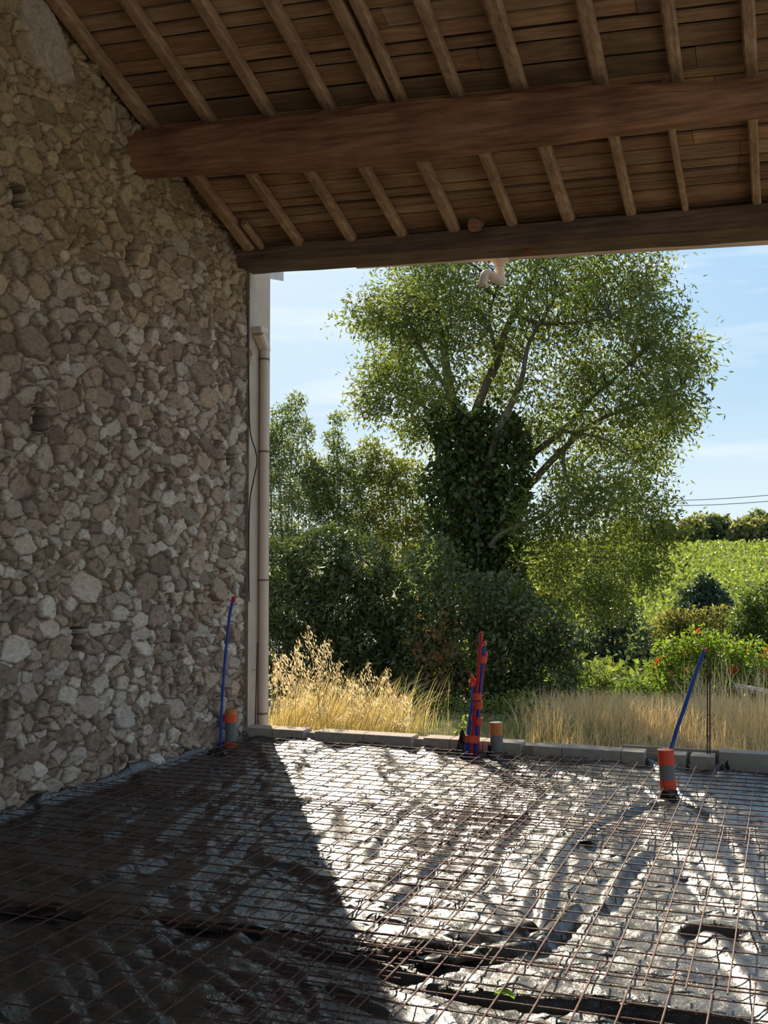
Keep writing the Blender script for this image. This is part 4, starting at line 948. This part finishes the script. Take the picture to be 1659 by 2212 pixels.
# wild oats at the left: stalks with hanging seed heads
def wild_oats():
    rng = np.random.default_rng(700)
    grass('dry_grass', 'yellow dry grass tuft by the downspout', 4200, (-5.3, -3.3), (10.15, 11.4), (.25, .75), (.66, .55, .26), 701, .005, lean=(.25, 0), spread=.9, dens=lambda X, Y: sstep(-3.4, -4.3, X))
    tips = [(660, 1342, 700), (688, 1395, 690), (705, 1372, 690), (640, 1400, 640), (610, 1405, 600), (735, 1420, 690), (795, 1425, 760), (760, 1460, 700), (720, 1470, 660), (665, 1440, 620), (625, 1450, 600), (595, 1440, 590), (840, 1480, 790), (870, 1500, 840), (810, 1500, 760), (700, 1510, 650), (770, 1520, 730), (740, 1540, 700), (820, 1540, 800), (880, 1540, 850), (650, 1500, 620), (600, 1500, 595), (690, 1450, 640), (835, 1440, 780), (860, 1560, 830), (780, 1480, 720), (645, 1375, 625), (590, 1405, 585)]
    S = []; mbs = MB(); P = []; D = []
    for (tx, ty, bx) in tips:
        for rep in range(2):
            Y = rng.uniform(10.35, 11.0); a = gy(bx+rng.uniform(-12, 12), 1590, Y); a.z = -.12; tp = gy(tx+rng.uniform(-9, 9)*rep, ty+rng.uniform(0, 26)*rep, Y)
            md = a.lerp(tp, .55)+Vector((-(tp.x-a.x)*.10, 0, .03)); g = smooth_path([a, md, tp], 8); mbs.tube(g, [.0026]*len(g), 4, cap=False)
            for i in range(24):
                f_ = .62+.38*i/24; q_ = g[min(int(f_*(len(g)-1)), len(g)-1)]; w_ = (1-f_)/.38
                for s_ in range(2):
                    off = rng.normal(size=3)*np.array([.045, .03, .02])*(.35+w_*1.2)+np.array([.02, 0, -.01]); P.append(np.array(q_)+off); D.append(np.array([.25, 0, -.75])+rng.normal(size=3)*.3)
    mbs.build('tmp', M['grass'])
    o = bpy.data.objects['tmp']; o.name = 'wild_oats'
    me = o.data; a_ = me.color_attributes.new('Col', 'FLOAT_COLOR', 'POINT'); a_.data.foreach_set('color', np.tile([.40, .34, .16, 1], (len(me.vertices), 1)).astype(np.float32).ravel())
    tag(o, 'tall leaning wild oat stalks with pale hanging seed heads by the downspout', 'grass', kind='stuff')
    P = np.array(P); D = np.array(D); D /= np.linalg.norm(D, axis=1, keepdims=True); n = len(P)
    V = leaves(P, D, rng.uniform(.034, .052, n), np.full(n, .012), rng)
    mesh_np('seed_heads', V, np.arange(n*4).reshape(-1, 4), M['grass'], o, col=leaf_cols(n, rng, (.75, .64, .47), .15, .1))
wild_oats()
# young green sprig behind the kerb near the bundle
shrub('weed', 'small pale green weed behind the kerb left of the conduit bundle', 'plant', 10.3, [(1003, 1560, 9, 0), (1000, 1580, 11, 0), (1007, 1545, 5, 0)], 2600, .045, .4, (.22, .30, .09), 720, stems=2)

shrub('bramble', 'low green bramble tangle along the ground between kerb and dark bushes', 'plant', 12.3, [(880, 1545, 30, .2), (925, 1530, 42, 0), (985, 1540, 40, .2), (1060, 1538, 42, 0), (1120, 1532, 44, .2), (1165, 1545, 34, 0)], 1900, .05, .5, (.13, .16, .06), 721, stems=4, yellow=.3)
# old wooden bench or trough, mossy
q0 = gy(1585, 1482, 16.6); q1 = gy(1680, 1500, 16.3)
root = thing('garden_bench', 'weathered wooden plank on a stump at the right edge, amid dry grass', 'bench', (q0.x, 16.5, float(zg(q0.x, 16.5)))); root['_w'] = tuple(root.location)
mb = MB(); mb.hexa([(q0.x, 16.4, q0.z-.03), (q1.x, 16.1, q1.z-.04), (q1.x, 16.55, q1.z-.04), (q0.x, 16.85, q0.z-.03), (q0.x, 16.4, q0.z+.02), (q1.x, 16.1, q1.z+.02), (q1.x, 16.55, q1.z+.02), (q0.x, 16.85, q0.z+.02)])
bevel(mb.build('seat', M['grey_wood'], root), .01)
c = gy(1633, 1500, 16.45); zb_ = float(zg(c.x, 16.45))-.05
mb = MB(); mb.tube([(c.x, 16.45, zb_), (c.x-.01, 16.45, zb_+.3), (c.x, 16.45, c.z+.0)], [.13, .10, .12], 14, rough=.25); mb.build('stump', M['grey_wood'], root)
c = gy(1597, 1500, 16.55); mb = MB(); mb.tube([(c.x, 16.55, zb_), (c.x, 16.55, c.z+.03)], .03, 8); mb.build('leg', M['grey_wood'], root)
# wire fence
root = thing('wire_fence', 'faint green wire fence crossing behind the dry grass', 'fence', (gy(1385, 1550, 17.2).x, 17.2, float(zg(0, 17.2)))); root['_w'] = tuple(root.location)
for x in (1240, 1385, 1540):
    a = gy(x, 1515, 17.2); MB().tube([(a.x, 17.2, float(zg(a.x, 17.2))-.05), (a.x, 17.2, a.z)], .02, 8).build('post', M['green_post'], root)
for yy in (1518, 1528, 1545):
    a, c = gy(1180, yy, 17.2), gy(1659, yy+4, 17.2); MB().tube([a, c], .003, 5).build('wire', M['green_post'], root)
# power lines
for (ya, yb, lb) in ((1078, 1064, 'upper thin power line crossing the sky at right'), (1088, 1078, 'lower thin power line crossing the sky at right')):
    a = gy(1300, ya+3, 150); c = gy(1760, yb-4, 150); n = 12
    MB().tube([a.lerp(c, i/n)+Vector((0, 0, -.5*math.sin(math.pi*i/n))) for i in range(n+1)], .045, 6).build('power_line', M['wire'])
    tag(bpy.context.scene.collection.objects[-1], lb, 'cable', 'power lines')
for o in bpy.data.objects:
    if '_w' in o: del o['_w']
